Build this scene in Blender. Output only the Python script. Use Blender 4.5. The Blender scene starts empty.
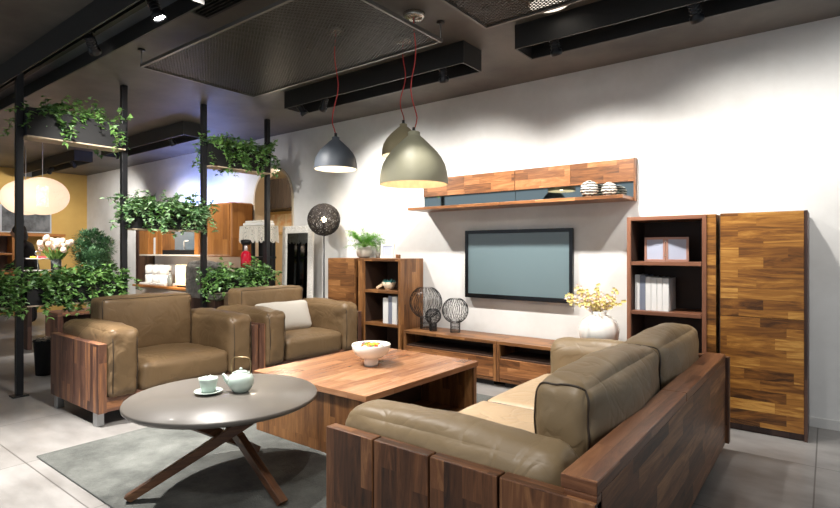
import bpy, math, random
from mathutils import Vector, Matrix, noise
R = random.Random(7)
PI = math.pi
SC = bpy.context.scene
COL = SC.collection

def srgb(r, g, b):
    f = lambda c: (c/255/12.92) if c <= 10 else ((c/255+.055)/1.055)**2.4
    return (f(r), f(g), f(b), 1)

# ---------------------------------------------------------------- materials
def new_mat(name):
    m = bpy.data.materials.new(name); m.use_nodes = True
    nt = m.node_tree; b = nt.nodes['Principled BSDF']
    return m, nt, b

def N(nt, t, **k):
    n = nt.nodes.new(t)
    for a, v in k.items(): setattr(n, a, v)
    return n

def plain(name, col, rough=.5, metal=0, emit=None, es=0, spec=.5, bump=0, bscale=60, var=0, vscale=4, trans=0, alpha=1, coat=0):
    m, nt, b = new_mat(name)
    b.inputs['Base Color'].default_value = col
    b.inputs['Roughness'].default_value = rough
    b.inputs['Metallic'].default_value = metal
    b.inputs['Specular IOR Level'].default_value = spec
    b.inputs['Transmission Weight'].default_value = trans
    b.inputs['Coat Weight'].default_value = coat
    b.inputs['Alpha'].default_value = alpha
    if emit:
        b.inputs['Emission Color'].default_value = emit
        b.inputs['Emission Strength'].default_value = es
    tc = N(nt, 'ShaderNodeTexCoord')
    if bump:
        n = N(nt, 'ShaderNodeTexNoise'); n.inputs['Scale'].default_value = bscale; n.inputs['Detail'].default_value = 5
        nt.links.new(tc.outputs['Object'], n.inputs['Vector'])
        bp = N(nt, 'ShaderNodeBump'); bp.inputs['Strength'].default_value = bump; bp.inputs['Distance'].default_value = .01
        nt.links.new(n.outputs['Fac'], bp.inputs['Height']); nt.links.new(bp.outputs['Normal'], b.inputs['Normal'])
    if var:
        n = N(nt, 'ShaderNodeTexNoise'); n.inputs['Scale'].default_value = vscale; n.inputs['Detail'].default_value = 4
        nt.links.new(tc.outputs['Object'], n.inputs['Vector'])
        mx = N(nt, 'ShaderNodeMix', data_type='RGBA')
        mr = N(nt, 'ShaderNodeMapRange'); mr.inputs['From Min'].default_value = .3; mr.inputs['From Max'].default_value = .7
        nt.links.new(n.outputs['Fac'], mr.inputs['Value']); nt.links.new(mr.outputs['Result'], mx.inputs['Factor'])
        mx.inputs['A'].default_value = tuple(c*(1-var) for c in col[:3])+(1,)
        mx.inputs['B'].default_value = tuple(min(1, c*(1+var)) for c in col[:3])+(1,)
        nt.links.new(mx.outputs['Result'], b.inputs['Base Color'])
    return m

def wood(name, cols, sl=.5, sw=.06, rough=.42, grain=.45):
    """staved hardwood: UV u runs along the grain (metres)"""
    m, nt, b = new_mat(name)
    L = nt.links.new
    uv = N(nt, 'ShaderNodeTexCoord')
    oi = N(nt, 'ShaderNodeObjectInfo')
    ad = N(nt, 'ShaderNodeVectorMath', operation='ADD')
    L(uv.outputs['UV'], ad.inputs[0])
    br = N(nt, 'ShaderNodeTexBrick'); br.offset = .37; br.offset_frequency = 2; br.squash = .7; br.squash_frequency = 3
    br.inputs['Color1'].default_value = (0, 0, 0, 1); br.inputs['Color2'].default_value = (1, 1, 1, 1)
    br.inputs['Mortar'].default_value = (.35, .35, .35, 1)
    br.inputs['Scale'].default_value = 1; br.inputs['Mortar Size'].default_value = .0004
    br.inputs['Brick Width'].default_value = sl; br.inputs['Row Height'].default_value = sw
    L(ad.outputs[0], br.inputs['Vector'])
    # figure: stretched noise shifted per stave
    sh = N(nt, 'ShaderNodeVectorMath', operation='SCALE'); sh.inputs['Scale'].default_value = 7.3
    L(br.outputs['Color'], sh.inputs[0])
    a2 = N(nt, 'ShaderNodeVectorMath', operation='ADD'); L(ad.outputs[0], a2.inputs[0]); L(sh.outputs[0], a2.inputs[1])
    mp = N(nt, 'ShaderNodeMapping'); mp.inputs['Scale'].default_value = (2.0, 17, 1)
    L(a2.outputs[0], mp.inputs['Vector'])
    n1 = N(nt, 'ShaderNodeTexNoise'); n1.inputs['Scale'].default_value = 1; n1.inputs['Detail'].default_value = 7
    n1.inputs['Distortion'].default_value = 1.9; n1.inputs['Roughness'].default_value = .66
    L(mp.outputs['Vector'], n1.inputs['Vector'])
    mr = N(nt, 'ShaderNodeMath', operation='MULTIPLY_ADD'); mr.inputs[1].default_value = grain*3.4; mr.inputs[2].default_value = -grain*1.7
    L(n1.outputs['Fac'], mr.inputs[0])
    sm = N(nt, 'ShaderNodeMath', operation='MULTIPLY_ADD'); sm.inputs[1].default_value = .62
    L(br.outputs['Color'], sm.inputs[0]); 
    ad3 = N(nt, 'ShaderNodeMath', operation='ADD'); ad3.inputs[1].default_value = .2; L(mr.outputs[0], ad3.inputs[0])
    L(ad3.outputs[0], sm.inputs[2])
    cr = N(nt, 'ShaderNodeValToRGB'); el = cr.color_ramp.elements
    el[0].position = 0; el[0].color = cols[0]; el[1].position = 1; el[1].color = cols[-1]
    for i, c in enumerate(cols[1:-1], 1):
        e = el.new(i/(len(cols)-1)); e.color = c
    L(sm.outputs[0], cr.inputs['Fac']); L(cr.outputs['Color'], b.inputs['Base Color'])
    b.inputs['Roughness'].default_value = rough
    bp = N(nt, 'ShaderNodeBump'); bp.inputs['Strength'].default_value = .12; bp.inputs['Distance'].default_value = .004
    L(n1.outputs['Fac'], bp.inputs['Height']); L(bp.outputs['Normal'], b.inputs['Normal'])
    return m

def leather(name, c):
    m, nt, b = new_mat(name); L = nt.links.new
    tc = N(nt, 'ShaderNodeTexCoord')
    n1 = N(nt, 'ShaderNodeTexNoise'); n1.inputs['Scale'].default_value = 5; n1.inputs['Detail'].default_value = 3; n1.inputs['Distortion'].default_value = .6
    n2 = N(nt, 'ShaderNodeTexVoronoi'); n2.inputs['Scale'].default_value = 160
    for n in (n1, n2): L(tc.outputs['Object'], n.inputs['Vector'])
    mx = N(nt, 'ShaderNodeMix', data_type='RGBA'); L(n1.outputs['Fac'], mx.inputs['Factor'])
    mx.inputs['A'].default_value = tuple(x*.86 for x in c[:3])+(1,); mx.inputs['B'].default_value = tuple(x*1.14 for x in c[:3])+(1,)
    L(mx.outputs['Result'], b.inputs['Base Color'])
    b.inputs['Roughness'].default_value = .42; b.inputs['Specular IOR Level'].default_value = .42
    n3 = N(nt, 'ShaderNodeTexNoise'); n3.inputs['Scale'].default_value = 5; n3.inputs['Detail'].default_value = 2.5; n3.inputs['Distortion'].default_value = .8
    L(tc.outputs['Object'], n3.inputs['Vector'])
    sb = N(nt, 'ShaderNodeMath', operation='SUBTRACT'); sb.inputs[1].default_value = .5; L(n3.outputs['Fac'], sb.inputs[0])
    ab = N(nt, 'ShaderNodeMath', operation='ABSOLUTE'); L(sb.outputs[0], ab.inputs[0])
    mn = N(nt, 'ShaderNodeMath', operation='MINIMUM'); mn.inputs[1].default_value = .09; L(ab.outputs[0], mn.inputs[0])
    b1 = N(nt, 'ShaderNodeBump'); b1.inputs['Strength'].default_value = .42; b1.inputs['Distance'].default_value = .05
    L(mn.outputs[0], b1.inputs['Height'])
    b2 = N(nt, 'ShaderNodeBump'); b2.inputs['Strength'].default_value = .08; b2.inputs['Distance'].default_value = .002
    L(n2.outputs['Distance'], b2.inputs['Height']); L(b1.outputs['Normal'], b2.inputs['Normal']); L(b2.outputs['Normal'], b.inputs['Normal'])
    return m

def wall_mat(name, a, c):
    m, nt, b = new_mat(name); L = nt.links.new
    tc = N(nt, 'ShaderNodeTexCoord')
    n = N(nt, 'ShaderNodeTexNoise'); n.inputs['Scale'].default_value = 1.3; n.inputs['Detail'].default_value = 6; n.inputs['Roughness'].default_value = .6
    L(tc.outputs['Object'], n.inputs['Vector'])
    cr = N(nt, 'ShaderNodeValToRGB'); cr.color_ramp.elements[0].position = .35; cr.color_ramp.elements[1].position = .62
    cr.color_ramp.elements[0].color = a; cr.color_ramp.elements[1].color = c
    L(n.outputs['Fac'], cr.inputs['Fac']); L(cr.outputs['Color'], b.inputs['Base Color'])
    b.inputs['Roughness'].default_value = .85; b.inputs['Specular IOR Level'].default_value = .2
    return m

def floor_mat():
    m, nt, b = new_mat('concrete tile'); L = nt.links.new
    tc = N(nt, 'ShaderNodeTexCoord')
    mp = N(nt, 'ShaderNodeMapping'); mp.inputs['Location'].default_value = (.06, -.14, 0)
    L(tc.outputs['Object'], mp.inputs['Vector'])
    br = N(nt, 'ShaderNodeTexBrick'); br.offset = 0; br.inputs['Scale'].default_value = 1
    br.inputs['Brick Width'].default_value = .96; br.inputs['Row Height'].default_value = .96
    br.inputs['Mortar Size'].default_value = .004; br.inputs['Mortar Smooth'].default_value = .2
    br.inputs['Color1'].default_value = (.27, .26, .25, 1); br.inputs['Color2'].default_value = (.32, .31, .30, 1)
    br.inputs['Mortar'].default_value = (.13, .12, .115, 1)
    L(mp.outputs['Vector'], br.inputs['Vector'])
    n = N(nt, 'ShaderNodeTexNoise'); n.inputs['Scale'].default_value = 2.2; n.inputs['Detail'].default_value = 8; n.inputs['Roughness'].default_value = .65
    m2 = N(nt, 'ShaderNodeMapping'); m2.inputs['Scale'].default_value = (1, 2.2, 1)
    L(tc.outputs['Object'], m2.inputs['Vector']); L(m2.outputs['Vector'], n.inputs['Vector'])
    cr = N(nt, 'ShaderNodeValToRGB'); cr.color_ramp.elements[0].position = .3; cr.color_ramp.elements[1].position = .7
    cr.color_ramp.elements[0].color = (.55, .54, .53, 1); cr.color_ramp.elements[1].color = (1.0, 1.0, 1.0, 1)
    L(n.outputs['Fac'], cr.inputs['Fac'])
    mx = N(nt, 'ShaderNodeMix', data_type='RGBA', blend_type='MULTIPLY'); mx.inputs['Factor'].default_value = 1
    L(br.outputs['Color'], mx.inputs['A']); L(cr.outputs['Color'], mx.inputs['B']); L(mx.outputs['Result'], b.inputs['Base Color'])
    mr = N(nt, 'ShaderNodeMapRange'); mr.inputs['To Min'].default_value = .22; mr.inputs['To Max'].default_value = .5
    L(n.outputs['Fac'], mr.inputs['Value']); L(mr.outputs['Result'], b.inputs['Roughness'])
    bp = N(nt, 'ShaderNodeBump'); bp.inputs['Strength'].default_value = .3; bp.inputs['Distance'].default_value = .003
    iv = N(nt, 'ShaderNodeMath', operation='SUBTRACT'); iv.inputs[0].default_value = 1
    L(br.outputs['Fac'], iv.inputs[1]); L(iv.outputs[0], bp.inputs['Height']); L(bp.outputs['Normal'], b.inputs['Normal'])
    return m

def rug_mat():
    m, nt, b = new_mat('rug pile'); L = nt.links.new
    tc = N(nt, 'ShaderNodeTexCoord')
    n = N(nt, 'ShaderNodeTexNoise'); n.inputs['Scale'].default_value = 3.2; n.inputs['Detail'].default_value = 9; n.inputs['Roughness'].default_value = .7
    n2 = N(nt, 'ShaderNodeTexNoise'); n2.inputs['Scale'].default_value = 140; n2.inputs['Detail'].default_value = 3
    for q in (n, n2): L(tc.outputs['Object'], q.inputs['Vector'])
    cr = N(nt, 'ShaderNodeValToRGB'); e = cr.color_ramp.elements
    e[0].position = .32; e[0].color = srgb(50, 53, 50); e[1].position = .68; e[1].color = srgb(100, 102, 98)
    L(n.outputs['Fac'], cr.inputs['Fac'])
    mx = N(nt, 'ShaderNodeMix', data_type='RGBA', blend_type='OVERLAY'); mx.inputs['Factor'].default_value = .35
    L(cr.outputs['Color'], mx.inputs['A']); L(n2.outputs['Fac'], mx.inputs['B']); L(mx.outputs['Result'], b.inputs['Base Color'])
    b.inputs['Roughness'].default_value = .95; b.inputs['Sheen Weight'].default_value = .1
    bp = N(nt, 'ShaderNodeBump'); bp.inputs['Strength'].default_value = .6; bp.inputs['Distance'].default_value = .006
    L(n2.outputs['Fac'], bp.inputs['Height']); L(bp.outputs['Normal'], b.inputs['Normal'])
    return m

def translucent(name, col, tr=.5, holes=0, scale=30):
    """woven lampshade: diffuse + translucent, with open gaps between fibres"""
    m, nt, b = new_mat(name); L = nt.links.new
    out = nt.nodes['Material Output']
    b.inputs['Base Color'].default_value = col; b.inputs['Roughness'].default_value = .8
    t = N(nt, 'ShaderNodeBsdfTranslucent'); t.inputs['Color'].default_value = col
    ms = N(nt, 'ShaderNodeMixShader'); ms.inputs[0].default_value = tr
    L(b.outputs[0], ms.inputs[1]); L(t.outputs[0], ms.inputs[2])
    last = ms
    if holes:
        tc = N(nt, 'ShaderNodeTexCoord'); mp = N(nt, 'ShaderNodeMapping'); mp.inputs['Scale'].default_value = (1, 1, .5)
        n = N(nt, 'ShaderNodeTexNoise'); n.inputs['Scale'].default_value = scale; n.inputs['Detail'].default_value = 4; n.inputs['Distortion'].default_value = 2.5
        L(tc.outputs['Object'], mp.inputs['Vector']); L(mp.outputs['Vector'], n.inputs['Vector'])
        gt = N(nt, 'ShaderNodeMath', operation='GREATER_THAN'); gt.inputs[1].default_value = 1-holes
        L(n.outputs['Fac'], gt.inputs[0])
        tp = N(nt, 'ShaderNodeBsdfTransparent'); m2 = N(nt, 'ShaderNodeMixShader')
        L(gt.outputs[0], m2.inputs[0]); L(ms.outputs[0], m2.inputs[1]); L(tp.outputs[0], m2.inputs[2]); last = m2
    L(last.outputs[0], out.inputs['Surface'])
    return m

def leafmat(name, a, c):
    m, nt, b = new_mat(name); L = nt.links.new
    g = N(nt, 'ShaderNodeNewGeometry')
    mx = N(nt, 'ShaderNodeMix', data_type='RGBA'); L(g.outputs['Random Per Island'], mx.inputs['Factor'])
    mx.inputs['A'].default_value = a; mx.inputs['B'].default_value = c
    L(mx.outputs['Result'], b.inputs['Base Color']); b.inputs['Roughness'].default_value = .45
    b.inputs['Transmission Weight'].default_value = 0
    b.inputs['Subsurface Weight'].default_value = 0
    return m

def stripe_mat(name, a, c, sc=14):
    m, nt, b = new_mat(name); L = nt.links.new
    tc = N(nt, 'ShaderNodeTexCoord')
    w = N(nt, 'ShaderNodeTexWave', bands_direction='Z'); w.inputs['Scale'].default_value = sc; w.inputs['Distortion'].default_value = 2.2
    w.inputs['Detail'].default_value = 2; w.inputs['Detail Scale'].default_value = 3
    L(tc.outputs['Object'], w.inputs['Vector'])
    cr = N(nt, 'ShaderNodeValToRGB'); cr.color_ramp.elements[0].position = .52; cr.color_ramp.elements[1].position = .62
    cr.color_ramp.elements[0].color = a; cr.color_ramp.elements[1].color = c
    L(w.outputs['Color'], cr.inputs['Fac']); L(cr.outputs['Color'], b.inputs['Base Color']); b.inputs['Roughness'].default_value = .7
    return m

W_SOFA = wood('walnut planks', [srgb(40, 24, 15), srgb(80, 50, 31), srgb(114, 74, 47), srgb(160, 114, 74)], .5, .075, .4)
W_LEDGE = wood('walnut ledge', [srgb(58, 34, 22), srgb(104, 66, 44), srgb(136, 92, 64), srgb(166, 118, 84)], .8, .06, .3)
W_CHAIR = wood('armchair planks', [srgb(66, 44, 36), srgb(96, 66, 54), srgb(124, 88, 70), srgb(176, 122, 82)], .7, .055, .42)
W_TABLE = wood('coffee table boards', [srgb(92, 58, 38), srgb(136, 92, 64), srgb(162, 116, 82), srgb(190, 146, 110)], .55, .085, .26, .35)
W_DOOR = wood('golden staves', [srgb(62, 36, 14), srgb(118, 74, 30), srgb(160, 108, 46), srgb(200, 150, 76)], .42, .075, .4, .6)
W_LCAB = wood('brown staves', [srgb(66, 40, 22), srgb(106, 69, 39), srgb(136, 92, 53), srgb(168, 120, 74)], .5, .07, .42)
W_EDGE = wood('reddish board', [srgb(98, 60, 42), srgb(120, 78, 56), srgb(140, 94, 70), srgb(158, 110, 84)], 1.2, .1, .4, .3)
W_SHELF = wood('wall shelf staves', [srgb(70, 42, 22), srgb(116, 74, 42), srgb(148, 98, 58), srgb(182, 130, 84)], .38, .07, .38, .5)
W_KIT = wood('orange cabinet wood', [srgb(118, 72, 32), srgb(150, 96, 46), srgb(172, 114, 58), srgb(190, 132, 72)], 1.4, .12, .4, .35)
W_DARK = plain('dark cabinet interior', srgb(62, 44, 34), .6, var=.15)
W_PLANT = wood('dark stained boards', [srgb(44, 30, 26), srgb(64, 44, 38), srgb(84, 60, 50), srgb(96, 70, 58)], 1, .1, .5, .3)
LEA = leather('taupe leather', srgb(118, 96, 69))
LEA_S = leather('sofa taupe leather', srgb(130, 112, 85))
LEA_SEAT_LIT = leather('lit sofa seat leather', srgb(172, 148, 118))  # lighter copy of the sofa leather: bright light put into the colour
PIPE = plain('dark leather piping', srgb(58, 46, 34), .5)
BLACK = plain('black painted steel', srgb(22, 23, 26), .38)
BLACKM = plain('matt black', srgb(13, 13, 14), .6)
DUCT = plain('dark painted duct', srgb(38, 37, 36), .5)
DUCTIN = plain('blue grey duct lining', srgb(92, 98, 106), .4, metal=.3)
STEEL = plain('brushed steel foot', srgb(170, 172, 174), .3, metal=.85)
CHROME = plain('chrome', srgb(215, 210, 200), .2, metal=.9)
WHITE = plain('white gloss ceramic', srgb(238, 236, 230), .22, coat=.3)
WHITEM = plain('white matt', srgb(228, 226, 222), .7)
CELADON = plain('pale celadon glaze', srgb(205, 222, 212), .18, coat=.4)
GREYP = plain('pale grey plastic', srgb(180, 185, 190), .5)

# ---------------------------------------------------------------- mesh builder
class MB:
    def __init__(s): s.v = []; s.f = []; s.m = []; s.sm = []
    def add(s, vs, fs, mi=0, sm=False):
        o = len(s.v); s.v += [Vector(p) for p in vs]
        for f in fs: s.f.append([i+o for i in f]); s.m.append(mi); s.sm.append(sm)
        return s
    def box(s, x0, x1, y0, y1, z0, z1, mi=0, mat=None):
        vs = [Vector((x, y, z)) for x in (x0, x1) for y in (y0, y1) for z in (z0, z1)]
        if mat: vs = [mat @ p for p in vs]
        return s.add(vs, [(0, 1, 3, 2), (4, 6, 7, 5), (0, 4, 5, 1), (2, 3, 7, 6), (0, 2, 6, 4), (1, 5, 7, 3)], mi)
    def tube(s, pts, r, n=6, closed=False, mi=0, caps=True):
        pts = [Vector(p) for p in pts]; k = len(pts)
        rr = r if isinstance(r, (list, tuple)) else [r]*k
        up = None; rings = []
        for i, p in enumerate(pts):
            if closed: d = pts[(i+1) % k]-pts[i-1]
            else: d = pts[min(i+1, k-1)]-pts[max(i-1, 0)]
            if d.length < 1e-9: d = Vector((0, 0, 1))
            d.normalize()
            if up is None:
                up = d.orthogonal().normalized()
            else:
                up = up-d*up.dot(d)
                up = up.normalized() if up.length > 1e-6 else d.orthogonal().normalized()
            w = d.cross(up)
            rings.append([p+(up*math.cos(2*PI*j/n)+w*math.sin(2*PI*j/n))*rr[i] for j in range(n)])
        vs = [q for g in rings for q in g]; fs = []
        for i in range(k if closed else k-1):
            a = i*n; b = ((i+1) % k)*n
            for j in range(n): fs.append((a+j, a+(j+1) % n, b+(j+1) % n, b+j))
        if not closed and caps:
            fs.append(tuple(range(n))[::-1]); fs.append(tuple(range((k-1)*n, k*n)))
        return s.add(vs, fs, mi, n > 4)
    def lathe(s, prof, c=(0, 0, 0), n=32, mi=0, sx=1, sy=1, cap0=True, cap1=True):
        c = Vector(c); k = len(prof); vs = []; fs = []
        for r, z in prof:
            for j in range(n):
                a = 2*PI*j/n; vs.append(c+Vector((r*sx*math.cos(a), r*sy*math.sin(a), z)))
        for i in range(k-1):
            for j in range(n): fs.append((i*n+j, i*n+(j+1) % n, (i+1)*n+(j+1) % n, (i+1)*n+j))
        if cap0: fs.append(tuple(range(n))[::-1])
        if cap1: fs.append(tuple(range((k-1)*n, k*n)))
        return s.add(vs, fs, mi, True)
    def ball(s, c, r, n=16, m=10, mi=0, sc=(1, 1, 1)):
        pr = [(max(r*math.sin(PI*i/m), 1e-4), -r*math.cos(PI*i/m)*sc[2]) for i in range(m+1)]
        return s.lathe(pr, c, n, mi, sc[0], sc[1])
    def obox(s, a, b, w, h, upv=(0, 0, 1), mi=0):
        """bar from a to b with section w (across) by h (along up)"""
        a = Vector(a); b = Vector(b); d = (b-a).normalized(); u = Vector(upv); u = (u-d*u.dot(d)).normalized(); x = d.cross(u)
        vs = []
        for p in (a, b):
            for i, j in ((-1, -1), (1, -1), (1, 1), (-1, 1)): vs.append(p+x*(i*w/2)+u*(j*h/2))
        return s.add(vs, [(3, 2, 1, 0), (4, 5, 6, 7), (0, 1, 5, 4), (1, 2, 6, 5), (2, 3, 7, 6), (3, 0, 4, 7)], mi)
    def build(s, name, mats, parent=None, world=False, bevel=0, grain=None, loc=None, seg=2, uvo=None):
        if not isinstance(mats, (list, tuple)): mats = [mats]
        vs = s.v
        off = Vector((0, 0, 0))
        if parent is not None and world: off = Vector(parent['_o'])
        if loc is not None: off = Vector(loc)
        me = bpy.data.meshes.new(name)
        me.from_pydata([tuple(p-off) for p in vs], [], s.f)
        for m in mats: me.materials.append(m)
        me.polygons.foreach_set('material_index', s.m); me.polygons.foreach_set('use_smooth', s.sm)
        if grain is not None:
            ul = me.uv_layers.new(name='UVMap'); o = uvo or (R.random()*9, R.random()*9)
            for p in me.polygons:
                n = [abs(q) for q in p.normal]; ax = n.index(max(n)); rem = [i for i in range(3) if i != ax]
                if grain in rem: u = grain; w = [i for i in rem if i != grain][0]
                else: u, w = rem
                for li, vi in zip(p.loop_indices, p.vertices):
                    q = vs[vi]; ul.data[li].uv = (q[u]+o[0]+ax*1.7, q[w]+o[1]+ax*.9)
        me.validate(); me.update()
        ob = bpy.data.objects.new(name, me); COL.objects.link(ob)
        if parent is not None: ob.parent = parent
        elif loc is not None: ob.location = loc
        if parent is not None and not world and loc is not None:
            ob.location = (0, 0, 0)
        if bevel:
            b = ob.modifiers.new('Bevel', 'BEVEL'); b.width = bevel; b.segments = seg; b.limit_method = 'ANGLE'; b.angle_limit = math.radians(40)
        return ob

def thing(name, label, cat, loc=(0, 0, 0), group=None, rz=0):
    o = bpy.data.objects.new(name, None); COL.objects.link(o); o.location = loc; o.rotation_euler.z = rz
    o.empty_display_size = .1
    o['_o'] = list(loc); o['label'] = label; o['category'] = cat
    if group: o['group'] = group
    return o
def tag(o, label=None, cat=None, group=None, kind=None):
    if label: o['label'] = label
    if cat: o['category'] = cat
    if group: o['group'] = group
    if kind: o['kind'] = kind
    return o
def struct(mb, name, mat, **k):
    o = mb.build(name, mat, **k); o['kind'] = 'structure'; return o
def setw(o):   # parts of a thing, mesh given in world coordinates; '_o' marks the offset for sub-parts
    o['_o'] = list(o.parent['_o']); return o
def copy_tree(o, parent=None):
    c = o.copy(); COL.objects.link(c)
    if parent is not None: c.parent = parent
    for ch in [x for x in bpy.data.objects if x.parent == o]: copy_tree(ch, c)
    return c

def cushion(x0, x1, y0, y1, z0, z1, r=.05, puff=(0, 0, .03), wr=.006, seed=0, n=18, fz=None):
    """leather cushion: rounded, puffed, gently wrinkled box"""
    mb = MB(); c = Vector(((x0+x1)/2, (y0+y1)/2, (z0+z1)/2)); h = Vector(((x1-x0)/2, (y1-y0)/2, (z1-z0)/2))
    r = min(r, h.x*.98, h.y*.98, h.z*.98)
    idx = {}; vs = []; fs = []
    def vert(i, j, k):
        key = (i, j, k)
        if key in idx: return idx[key]
        p = [math.sin(PI/2*(2*t/n-1)) for t in (i, j, k)]
        q = Vector([p[a]*h[a] for a in range(3)])
        inn = Vector([max(-(h[a]-r), min(h[a]-r, q[a])) for a in range(3)])
        d = q-inn
        nd = d.normalized() if d.length > 1e-7 else Vector((0, 0, 1))
        q = inn+nd*r
        for a in range(3):
            b_, c_ = [x for x in range(3) if x != a]
            if abs(p[a]) > .2:
                q[a] += math.copysign(puff[a], p[a])*(1-p[b_]**2)*(1-p[c_]**2)*abs(p[a])
        s = Vector((seed*3.1, seed*1.7, seed*.9))
        e = max(abs(p[0])*abs(p[1]), abs(p[1])*abs(p[2]), abs(p[0])*abs(p[2]))
        w = noise.noise((q+c)*6+s)*.8+noise.noise((q+c)*15+s)*.55*(.4+e)
        rd = noise.noise(Vector((q.x*9, q.y*9, q.z*9))+s*2)
        w -= max(0, .12-abs(rd))*4*e
        q += nd*w*wr
        idx[key] = len(vs); vs.append(q+c); return idx[key]
    for i in range(n):
        for j in range(n):
            fs.append((vert(i, j, 0), vert(i, j+1, 0), vert(i+1, j+1, 0), vert(i+1, j, 0)))
            fs.append((vert(i, j, n), vert(i+1, j, n), vert(i+1, j+1, n), vert(i, j+1, n)))
            fs.append((vert(i, 0, j), vert(i+1, 0, j), vert(i+1, 0, j+1), vert(i, 0, j+1)))
            fs.append((vert(i, n, j), vert(i, n, j+1), vert(i+1, n, j+1), vert(i+1, n, j)))
            fs.append((vert(0, i, j), vert(0, i, j+1), vert(0, i+1, j+1), vert(0, i+1, j)))
            fs.append((vert(n, i, j), vert(n, i+1, j), vert(n, i+1, j+1), vert(n, i, j+1)))
    mb.add(vs, fs, 0, True)
    def ring(ax, j, out=1.004):
        sq = [(i, 0) for i in range(n)]+[(n, i) for i in range(n)]+[(n-i, n) for i in range(n)]+[(0, n-i) for i in range(n)]
        pts = []
        for a, b_ in sq:
            key = {0: (j, a, b_), 1: (a, j, b_), 2: (a, b_, j)}[ax]
            q = vs[idx[key]]; pts.append(c+(q-c)*out)
        return pts
    mb.ring = ring
    return mb

def loop_rect(ax, at, a0, a1, b0, b1, r, n=5):
    """rounded rectangle in the plane where axis ax == at"""
    pts = []
    for cx, cy, s in ((a1-r, b1-r, 0), (a0+r, b1-r, 1), (a0+r, b0+r, 2), (a1-r, b0+r, 3)):
        for i in range(n+1):
            t = PI/2*(s+i/n); pts.append((cx+r*math.cos(t), cy+r*math.sin(t)))
    if ax == 0: return [(at, a, b) for a, b in pts]
    if ax == 1: return [(a, at, b) for a, b in pts]
    return [(a, b, at) for a, b in pts]

# ================================================================ SETTING
XL, XR, YB, YF, CH = -13.25, 4.0, 4.89, -4.0, 3.0
AX, AH, AS = -6.51, .47, 2.08           # arched opening: centre, half width, spring height
struct(MB().box(XL-.1, XR, YF, 7.0, -.1, 0), 'floor', floor_mat())
CEIL = wall_mat('grey plaster ceiling', srgb(84, 81, 78), srgb(108, 104, 99))
CEIL.node_tree.nodes['Principled BSDF'].inputs['Roughness'].default_value = .5
struct(MB().box(XL-.1, XR, YF, 7.0, CH, CH+.1), 'ceiling', CEIL)
WALL = wall_mat('mottled off white plaster', srgb(208, 207, 204), srgb(226, 226, 224))
w = MB()
w.box(XL-.1, AX-AH, YB, YB+.15, 0, CH); w.box(AX+AH, XR, YB, YB+.15, 0, CH)
K = 24; arc = [(AX-AH*math.cos(PI*i/K), AS+AH*math.sin(PI*i/K)) for i in range(K+1)]
for i in range(K):
    (xa, za), (xb, zb) = arc[i], arc[i+1]
    vs = [(xa, YB, za), (xb, YB, zb), (xb, YB, CH), (xa, YB, CH), (xa, YB+.15, za), (xb, YB+.15, zb), (xb, YB+.15, CH), (xa, YB+.15, CH)]
    w.add(vs, [(0, 1, 2, 3), (7, 6, 5, 4), (0, 4, 5, 1), (3, 2, 6, 7)])
struct(w, 'wall_back', WALL)
struct(MB().box(XL-.1, XL, YF, YB, 0, CH), 'wall_left', wall_mat('mustard paint', srgb(196, 160, 92), srgb(208, 172, 102)))
BEIGE = wall_mat('beige paint', srgb(222, 196, 158), srgb(230, 205, 168))
struct(MB().box(-9.2, -5.2, 6.6, 6.7, 0, CH), 'wall_alcove', BEIGE)
struct(MB().box(-9.3, -9.2, YB+.15, 6.7, 0, CH).box(-5.2, -5.1, YB+.15, 6.7, 0, CH), 'wall_alcove_side', BEIGE)
t = MB()
for i in range(K):
    (xa, za), (xb, zb) = arc[i], arc[i+1]
    f = lambda x, z, k: (AX+(x-AX)*k, z if z <= AS else AS+(z-AS)*k)
    vs = []
    for y in (YB-.012, YB+.16):
        for (x, z) in ((xa, za), (xb, zb)):
            a = f(x, z, 1.0); b_ = f(x, z, .93)
            vs += [(a[0], y, a[1]), (b_[0], y, b_[1])]
    t.add(vs, [(0, 2, 3, 1), (4, 5, 7, 6), (1, 3, 7, 5), (0, 4, 6, 2)])
for s_ in (-1, 1):
    t.box(AX+s_*AH*.965-AH*.035, AX+s_*AH*.965+AH*.035, YB-.012, YB+.16, 0, AS)
struct(t, 'trim_1', plain('pale beige arch lining', srgb(214, 196, 168), .6))
struct(MB().box(AX+AH+.02, XR, YB-.012, YB, 0, .07).box(XL, AX-AH-.02, YB-.012, YB, 0, .07), 'baseboard_back', plain('white skirting', srgb(214, 213, 210), .5))

# ================================================================ RUG
rg = MB().box(-3.95, -1.66, 1.17, 4.12, .0, .012)
tag(rg.build('area_rug', rug_mat(), loc=(-2.6, 2.5, 0), bevel=.004), 'mottled grey green area rug lying on the concrete floor under both tables', 'rug')

# ================================================================ SOFA
S = thing('sofa', 'taupe leather two seat sofa in a dark walnut plank frame, its back to the right', 'sofa', (-1.07, 2.7, 0))
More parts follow.
